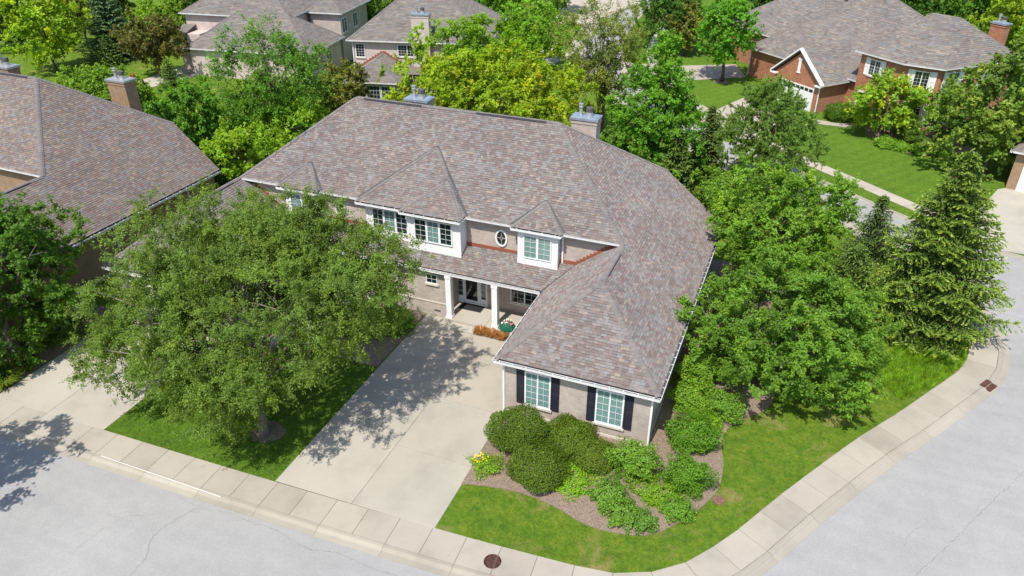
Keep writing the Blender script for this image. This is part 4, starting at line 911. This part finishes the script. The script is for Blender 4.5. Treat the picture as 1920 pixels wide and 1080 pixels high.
for i, (lab, C, r, b, col, base, k) in enumerate([
    ('yellow maple on a thin trunk at the upper left corner', (-72.8,38,5.4), 4.2, 4.4, (.105,.175,.016), (-72.4,37.9), dict(tip=(.19,.235,.014))),
    ('rusty brown crab tree left of the grey roofed house', (-59.3,40.9,4.2), 3.6, 2.8, (.058,.056,.026), None, dict(dens=1.9, tip=(.07,.085,.03))),
    ('bright green tree behind the rusty crab tree', (-70.0,51.8,3.4), 3.4, 2.5, (.085,.155,.02), None, {}),
    ('dark shaded tree behind the blue spruce at the upper left', (-83,56,5.2), 4.6, 4.6, (.032,.06,.018), None, {}),
    ('brown green tree between the yellow maple and the blue spruce', (-78.5,48.2,4.6), 3.4, 3.6, (.06,.07,.024), None, {}),
    ('dark green tree at the very upper left edge', (-86.5,43,4.6), 3.2, 4.4, (.035,.07,.02), None, {}),
    ('dark tree behind the left gable of the grey roofed house', (-68.5,58.6,5.0), 3.4, 4.6, (.03,.06,.016), None, {}),
    ('dark green tree between the two back houses', (-46.4,63.5,5.0), 3.6, 3.9, (.045,.095,.018), None, {}),
    ('dark green tree right of the two back houses, far', (-40.5,66.5,4.6), 3.6, 3.6, (.04,.085,.018), None, {}),
    ('green tree above the pale house roof end', (-32,78.5,4.2), 4.4, 3.2, (.06,.14,.02), None, {}),
    ('willowy green tree left of the back road', (-20.2,60.8,4.3), 3.9, 3.3, (.07,.15,.02), None, {}),
    ('deep green tree in the middle distance beside the back road', (-7.6,76.2,4.8), 4.1, 3.8, (.032,.075,.018), None, {}),
    ('bronze tinted layered tree left of the lawn maple', (-4.6,73.2,3.6), 2.2, 2.6, (.075,.09,.028), None, {}),
    ('round lawn maple on a bare trunk in front of the red brick house', (1.5,63.1,6.0), 3.2, 4.1, (.05,.135,.018), (1.7,63.1), dict(tr=.2)),
    ('large dark tree behind the red brick roof', (22,99,5.6), 5.2, 5.0, (.035,.085,.018), None, {}),
    ('mid green tree behind the red brick roof ridge', (30,97,5.4), 4.4, 4.6, (.045,.105,.02), None, {}),
    ('yellow green tree behind the red brick chimney', (33.5,84,6.0), 4.6, 5.2, (.12,.18,.02), None, {}),
    ('small yellow green tree in front of the red brick windows', (18.2,50.3,3.3), 3.2, 2.5, (.085,.155,.02), (18.4,50.6), dict(tip=(.19,.225,.016))),
    ('tall broad oak at the right edge near the wide driveway', (26.2,43.2,5.6), 4.0, 5.4, (.062,.11,.03), None, dict(cone=.3, tip=(.13,.17,.04))),
    ('small green tree right of the brick bay', (23.9,50.4,3.0), 2.3, 2.5, (.06,.12,.02), None, {}),
    ('tall dark tree behind the left end of the red brick roof', (14,103,6), 5.4, 5.6, (.035,.085,.018), None, {}),
    ('dark tree between the red brick roof and the far edge', (37,92,6), 5.0, 5.6, (.045,.10,.018), None, {}),
    ('yellow green tree at the far right corner behind the chimney', (41,78,6), 4.6, 5.2, (.11,.17,.02), None, {}),
    ('green tree between the brick chimney and the oak', (34,66,4.6), 3.6, 4.2, (.07,.14,.02), None, {}),
    ('tree far beyond the back road on the left', (-28,92,4.5), 4.0, 3.6, (.05,.11,.02), None, {}),
    ('tree far beyond the back road on the right', (-11.5,98,5), 4.4, 4.2, (.035,.08,.018), None, {}),
    ('dark tree above the lawn maple far away', (2,96,5), 4.6, 4.6, (.04,.09,.018), None, {}),
    ('tree at the far top behind the grey house', (-56,78,5.5), 5, 5, (.04,.085,.018), None, {})]):
    kw = dict(dens=2.1, L=.33, cl=.85, lump=.22); kw.update(k); tree(lab, C, r, b, col, base, kw.pop('dens'), kw.pop('L'), kw.pop('cl'), kw.pop('lump'), 70+i, limbs=9, **kw)
spruce('big blue spruce at the upper left', (-70.6,45.2), 9.5, 3.6, (.04,.075,.055), 21, 1.2, (.075,.12,.085), .3)
spruce('small green spruce at the foot of the blue spruce', (-68.6,42.6), 3.8, 1.9, (.045,.085,.032), 22, 1.2, (.08,.13,.05), .22)
spruce('little conical spruce beside the patio', (-55.4,38.4), 3.2, 1.5, (.045,.09,.025), 23, 1.1, (.09,.14,.035), .2)
spruce('young dark spruce between the maple and the pine', (4.6,33.6), 6.2, 1.5, (.04,.07,.025), 24, 2.2, (.085,.12,.035), .2)
spruce('young spruce close behind the maple', (3.0,29.0), 5.6, 1.7, (.045,.08,.025), 25, 2.2, (.09,.13,.035), .2)
spruce('tall spruce in the gap behind the grey roofed house', (-74,66), 9, 3.2, (.03,.055,.025), 26, 1.0, (.05,.08,.03), .3)
tree('street tree across the front road whose shadow falls on the asphalt', (-21.0,-17.0,6.6), 4.0, 3.6, (.05,.10,.02), (-21.8,-18.2), 1.5, .24, .8, .25, 33, limbs=10)

# shrubs of the corner bed and along the walls
for i, (lab, C, r, b, col, k) in enumerate([
    ('largest clipped round bush at the driveway corner of the house', (1.95,-1.7,1.0), 1.35, 1.1, (.05,.088,.018), dict(lump=.10, lumps=.75)),
    ('clipped round bush in front, nearest the driveway lawn', (3.5,-3.2,.65), 1.28, .85, (.05,.086,.018), dict(lump=.10, lumps=.75)),
    ('low clipped bush under the left wing window', (4.1,-.75,.5), 1.35, .68, (.055,.095,.016), dict(lump=.10, lumps=.75)),
    ('low clipped bush below the right wing window', (5.6,-1.3,.4), 1.05, .6, (.055,.09,.018), dict(lump=.10, lumps=.75)),
    ('loose light green bush by the right corner of the front wall', (7.3,-1.35,.75), 1.0, .85, (.075,.15,.03), dict(L=.1, lump=.2)),
    ('leafy round bush beside the downspout, on the right', (9.45,1.5,.6), 1.15, .72, (.055,.125,.02), dict(L=.09, lump=.16)),
    ('leafy round bush nearest the pavement corner', (9.75,-1.4,.75), .95, .9, (.055,.125,.02), dict(L=.09, lump=.16)),
    ('bright low groundcover patch between the clipped bushes', (5.0,-2.75,.12), 1.05, .32, (.10,.195,.02), dict(L=.08, lump=.22)),
    ('blue green perennial mound in the middle of the bed', (6.75,-3.3,.28), .82, .42, (.072,.148,.036), dict(L=.09, lump=.24)),
    ('blue green perennial mound at the bed edge', (7.6,-4.1,.26), .74, .40, (.072,.148,.036), dict(L=.09, lump=.24)),
    ('small solitary perennial at the tip of the bed', (8.55,-4.2,.25), .5, .38, (.06,.13,.04), dict(L=.08, lump=.2)),
    ('small perennial near the round valve cover', (9.75,-3.1,.26), .55, .38, (.07,.15,.03), dict(L=.08, lump=.25)),
    ('lime groundcover in the middle of the bed', (8.75,-2.2,.1), 1.1, .3, (.085,.165,.02), dict(L=.08, lump=.28)),
    ('tall leafy shrub along the right house wall', (8.9,6.0,.9), 1.1, 1.0, (.08,.15,.025), dict(L=.1, lump=.2)),
    ('leafy shrub along the right house wall, nearer the street', (9.0,4.2,.45), 1.05, .6, (.08,.155,.025), dict(L=.1, lump=.22)),
    ('leafy shrub under the big corner tree', (10.5,4.1,.55), .95, .7, (.07,.14,.03), dict(L=.1, lump=.24)),
    ('leafy shrub at the shaded end of the side bed', (9.7,8.4,.7), 1.1, .9, (.06,.12,.022), dict(L=.1, lump=.2)),
    ('bright green patch between the side bed shrubs', (9.9,2.9,.15), .7, .35, (.10,.19,.022), dict(L=.09, lump=.25)),
    ('leafy plant clump beside the driveway near the porch', (-7.9,4.8,.45), .9, .6, (.06,.13,.02), dict(L=.13, lump=.25)),
    ('leafy plant clump under the elm by the house wall', (-9.4,4.2,.4), 1.1, .6, (.05,.11,.02), dict(L=.13, lump=.25)),
    ('clipped hedge beside the white garage of the red brick house', (14.6,53.6,.8), 1.5, .9, (.04,.085,.014), dict(L=.12, lump=.08)),
    ('low light shrub at the left of the brick house bed', (18.7,47.4,.35), .95, .5, (.08,.16,.025), dict(L=.13, lump=.15)),
    ('low light shrub second from left in the brick house bed', (20.1,46.9,.3), .8, .42, (.08,.16,.025), dict(L=.13, lump=.15)),
    ('low light shrub third from left in the brick house bed', (21.5,46.7,.35), .95, .5, (.08,.16,.025), dict(L=.13, lump=.15)),
    ('low light shrub at the right of the brick house bed', (23.0,47.0,.35), 1.0, .5, (.08,.16,.025), dict(L=.13, lump=.15)),
    ('dark shrub behind the low bed shrubs', (20.6,49.6,.7), 1.3, .8, (.045,.09,.02), dict(L=.13, lump=.15)),
    ('shaded undergrowth shrub under the left edge trees', (-25.4,-3.0,.5), 1.3, .7, (.045,.085,.02), dict(L=.13, lump=.25))]):
    shrub(lab, C, r, b, col, 200+i, **k)
root = shrub('yellow flowering plant at the driveway edge of the bed', (1.15,-3.5,.18), .7, .36, (.09,.17,.022), 300, .08, 2.0, .3, 'flowering_plant', None, None, .6, 'plant')
rng = np.random.default_rng(3); n = 24; az = rng.uniform(0,6.28,n); rr = .1+.3*rng.uniform(0,1,n)
leaves('flower', np.stack([rr*np.cos(az)-.3, rr*np.sin(az)*.9, .42+.1*rng.uniform(0,1,n)],-1), np.array((0,-.3,1.))+rng.normal(0,.3,(n,3)), rng.normal(size=(n,3)), .09, .09, np.tile((.75,.55,.01),(n,1)), 'petal', root)
for i, (x, y) in enumerate(((-3.42,6.2),(-2.75,6.22),(-2.12,6.2))):
    clump(('leftmost','middle','rightmost')[i]+' of the three dry orange grass tufts in front of the porch', x, y, .42, .36, (.42,.20,.06), 420, 400+i, .012, 'dry_grass_tuft', 'plant', 'blade', 'dry grass tufts')
sheet('mulch_bed', [(-3.75,5.97),(.4,5.97),(.4,6.44),(-3.75,6.44)], .04, 'mulch')
for i, (x, y) in enumerate(((-24.5,-7.3),(-24.9,-6.6),(-25.4,-7.6),(-25.9,-6.9),(-24.7,-5.7))):
    clump(('nearest the pavement slab','second along the drive edge','outermost at the left edge','behind the outermost','farthest up the drive')[i]+', daylily clump beside the left driveway', x, y, .7, .75, (.14,.20,.022), 200, 420+i, .03, 'daylily', 'plant', 'blade', 'daylilies')
pl = thing('planter', 'dark green fluted planter with pink and white flowers on the porch', 'planter', (-2.0,6.82,.30))
MB().lathe((0,0,0), [(.44,0),(.45,.03),(.42,.14),(.34,.30),(.25,.42),(.20,.46),(.17,.44)], 72, 12, .09).build('pot', M['green'], pl, True)
n = 46; az = rng.uniform(0,6.28,n); rr = .22*np.sqrt(rng.uniform(0,1,n)); cc = np.where(rng.uniform(0,1,(n,1)) < .4, np.array([[.75,.70,.62]]), np.where(rng.uniform(0,1,(n,1)) < .5, np.array([[.55,.11,.15]]), np.array([[.05,.12,.03]])))
leaves('flowers', np.stack([rr*np.cos(az), rr*np.sin(az), .46+.08*rng.uniform(0,1,n)],-1), np.array((0,-.3,1.))+rng.normal(0,.4,(n,3)), rng.normal(size=(n,3)), .11, .10, cc, 'petal', pl)
for i, (dx, dy, c) in enumerate(((-.27,-.12,(.78,.74,.66)),(.27,-.08,(.62,.16,.2)))):
    q = np.array([[dx,dy,.38]])+rng.normal(0,.03,(10,3)); leaves('blossom', q, rng.normal(0,.5,(10,3))+np.array((0,-.5,1.)), rng.normal(size=(10,3)), .12, .11, np.tile(c,(10,1)), 'petal', pl)
fp = thing('flower_pot', 'pot of white flowers by the porch window, at the edge of the wing roof', 'planter', (-.75,8.1,.3))
MB().lathe((0,0,0), [(.14,0),(.2,.35),(.22,.38),(.18,.37)], 16).build('pot', M['soot'], fp); q = np.stack([rng.normal(0,.16,60),rng.normal(0,.16,60),.5+rng.uniform(0,.75,60)],-1)
leaves('flowers', q, rng.normal(0,.6,(60,3))+np.array((0,-.4,.8)), rng.normal(size=(60,3)), .13, .11, np.where(rng.uniform(0,1,(60,1)) < .35, np.array([[.75,.72,.6]]), np.array([[.05,.1,.03]])), 'petal', fp)
tag(MB().box(-5.5,-4.1,7.75,8.42,.304,.318).build('door_mat', M['mat']), 'dark mat on the porch floor before the front door', 'mat')
# iron covers
def cover(name, label, x, y, r, mat, z):
    t = thing(name, label, 'cover', (x,y,z)); MB().lathe((0,0,-.03), [(r,0),(r,.034),(r*.93,.036),(r*.92,.030),(.001,.030)], 32).build('rim', M[mat], t)
    k = MB(); s = r*.16; m = int(r/s)
    for i in range(-m, m+1):
        for j in range(-m, m+1):
            if math.hypot(i*s,j*s) < r*.85: k.box(i*s-s*.3,i*s+s*.3,j*s-s*.3,j*s+s*.3,-.002,.005)
    k.build('stud_pattern', M[mat], t)
cover('manhole_cover', 'round rusty manhole cover set in the pavement', 3.42, -8.18, .36, 'iron', .024)
cover('valve_cover', 'small round utility cover at the edge of the mulch bed', 11.2, -1.65, .25, 'iron', .034)
dg = thing('storm_drain', 'rusty storm drain grate in the kerb at the corner bend', 'drain', (22.95,11.55,-.015), R(58))
MB().box(-.36,.36,-.30,.0,-.06,.03).build('grate_frame', M['rust'], dg)
for i in range(6): MB().box(-.33+i*.115,-.27+i*.115,-.28,-.02,.03,.045).build('bar', M['rust'], dg)
MB().box(-.36,.36,.0,.26,-.06,.10).build('hood', M['rust'], dg)
# patio furniture far behind
gr = thing('patio_chair', 'dark patio chair on the far left patio by the grey house', 'chair', (-57.6,40.2,.03), R(30))
MB().box(-.35,.35,-.35,.35,.36,.46).build('seat', M['chair'], gr); MB().box(-.35,.35,.28,.38,.46,1.0).build('backrest', M['chair'], gr)
for x in (-.3,.3):
    for y in (-.3,.3): MB().box(x-.04,x+.04,y-.04,y+.04,0,.36).build('leg', M['chair'], gr)
gl = thing('grill', 'round steel topped grill on the far left patio', 'grill', (-57.2,41.4,.03))
MB().lathe((0,0,.55), [(.05,0),(.3,.12),(.34,.3),(.3,.42),(.12,.52)], 16).build('kettle', M['steel'], gl, True)
for a in (0,2.09,4.19): MB().tube([(.3*math.cos(a),.3*math.sin(a),0),(.12*math.cos(a),.12*math.sin(a),.62)], .02, 5).build('leg', M['soot'], gl)
pot = thing('terracotta_pot', 'terracotta pot of red flowers on the far left lawn', 'pot', (-61.0,38.4,0)); MB().lathe((0,0,0), [(.25,0),(.38,.5),(.42,.52),(.36,.5)], 16).build('pot', M['terracotta'], pot)
q = np.stack([rng.normal(0,.2,50),rng.normal(0,.2,50),.5+rng.uniform(0,.35,50)],-1); leaves('flowers', q, rng.normal(0,.5,(50,3))+np.array((0,0,1.)), rng.normal(size=(50,3)), .2, .18, np.tile((.32,.07,.03),(50,1)), 'petal', pot)

# ------------------------------------------------------------------ grass blades on the near lawns
def inside(px, py, poly):
    c = np.zeros(len(px), bool); n = len(poly)
    for i in range(n):
        x0, y0 = poly[i]; x1, y1 = poly[(i+1)%n]
        if y0 == y1: continue
        t = ((y0 > py) != (y1 > py)) & (px < (x1-x0)*(py-y0)/(y1-y0)+x0); c ^= t
    return c
def grass(name, label, polys, n, h, w, cols, seed, lean=.5):
    rng = np.random.default_rng(seed); P = []
    for poly, holes in polys:
        xs = [p[0] for p in poly]; ys = [p[1] for p in poly]; m = int(n*1.0)
        x = rng.uniform(min(xs),max(xs),m); y = rng.uniform(min(ys),max(ys),m); k = inside(x,y,poly)
        for hpoly in holes: k &= ~inside(x,y,hpoly)
        P.append(np.stack([x[k],y[k],np.zeros(k.sum())],-1))
    P = np.concatenate(P); n = len(P); az = rng.uniform(0,6.283,n); s = np.stack([np.cos(az),np.sin(az),0*az],-1)*w
    t = P+rng.normal(0,lean*h,(n,3))*np.array((1,1,0))+np.array((0,0,1.))*(h*rng.uniform(.6,1.2,n))[:,None]
    V = np.stack([P-s,P+s,t],1); ci = rng.uniform(0,1,(n,1)); nz = np.array([noise.noise(Vector((p[0]*.7,p[1]*.7,3.1))) for p in P[:,:2]])[:,None]
    c = np.array(cols[0])*(1-ci)+np.array(cols[1])*ci; c = c*np.clip(1+.35*nz+.7*np.array([noise.noise(Vector((p[0]*4,p[1]*4,7.3))) for p in P[:,:2]])[:,None], .35, 2)*rng.uniform(.8,1.2,(n,1))
    o = mesh_obj(name, V.reshape(-1,3), np.arange(n*3).reshape(n,3), M['blade'], None, np.repeat(c,3,0)); tag(o, label, 'grass', None, 'stuff')
inn = [(p.x,p.y) for p in offset(W2,-.02) if p.x > -30 and p.y < 22]
bedpoly = [(p.x,p.y) for p in BED]+[(7.3,20),(.5,20),(.5,-4.85)]
corner = [(x,y) for x,y in inn if x > .6]+[(14,20),(10,14),(.58,-4.9)]
grass('grass', 'short mown grass of the corner lawn', [(corner,[bedpoly])], 150000, .05, .012, ((.07,.15,.014),(.165,.215,.03)), 1)
island = [(-16.85,-8.0),(-7.25,-7.78),(-7.25,1.2),(-13.3,1.2),(-13.3,-1.3),(-16.85,-1.3)]
grass('grass', 'short mown grass of the island under the elm', [(island,[])], 70000, .05, .012, ((.075,.175,.014),(.14,.23,.024)), 2)
tall = [(17.6,11.4),(17.8,9.6),(18.75,8.55),(20.55,10.75),(21.9,13.0),(22.35,15.4),(21.8,16.8),(19.2,14.6)]
grass('grass', 'long bright unmown grass below the corner spruce', [(tall,[])], 26000, .26, .016, ((.15,.33,.012),(.25,.38,.02)), 3, .45)
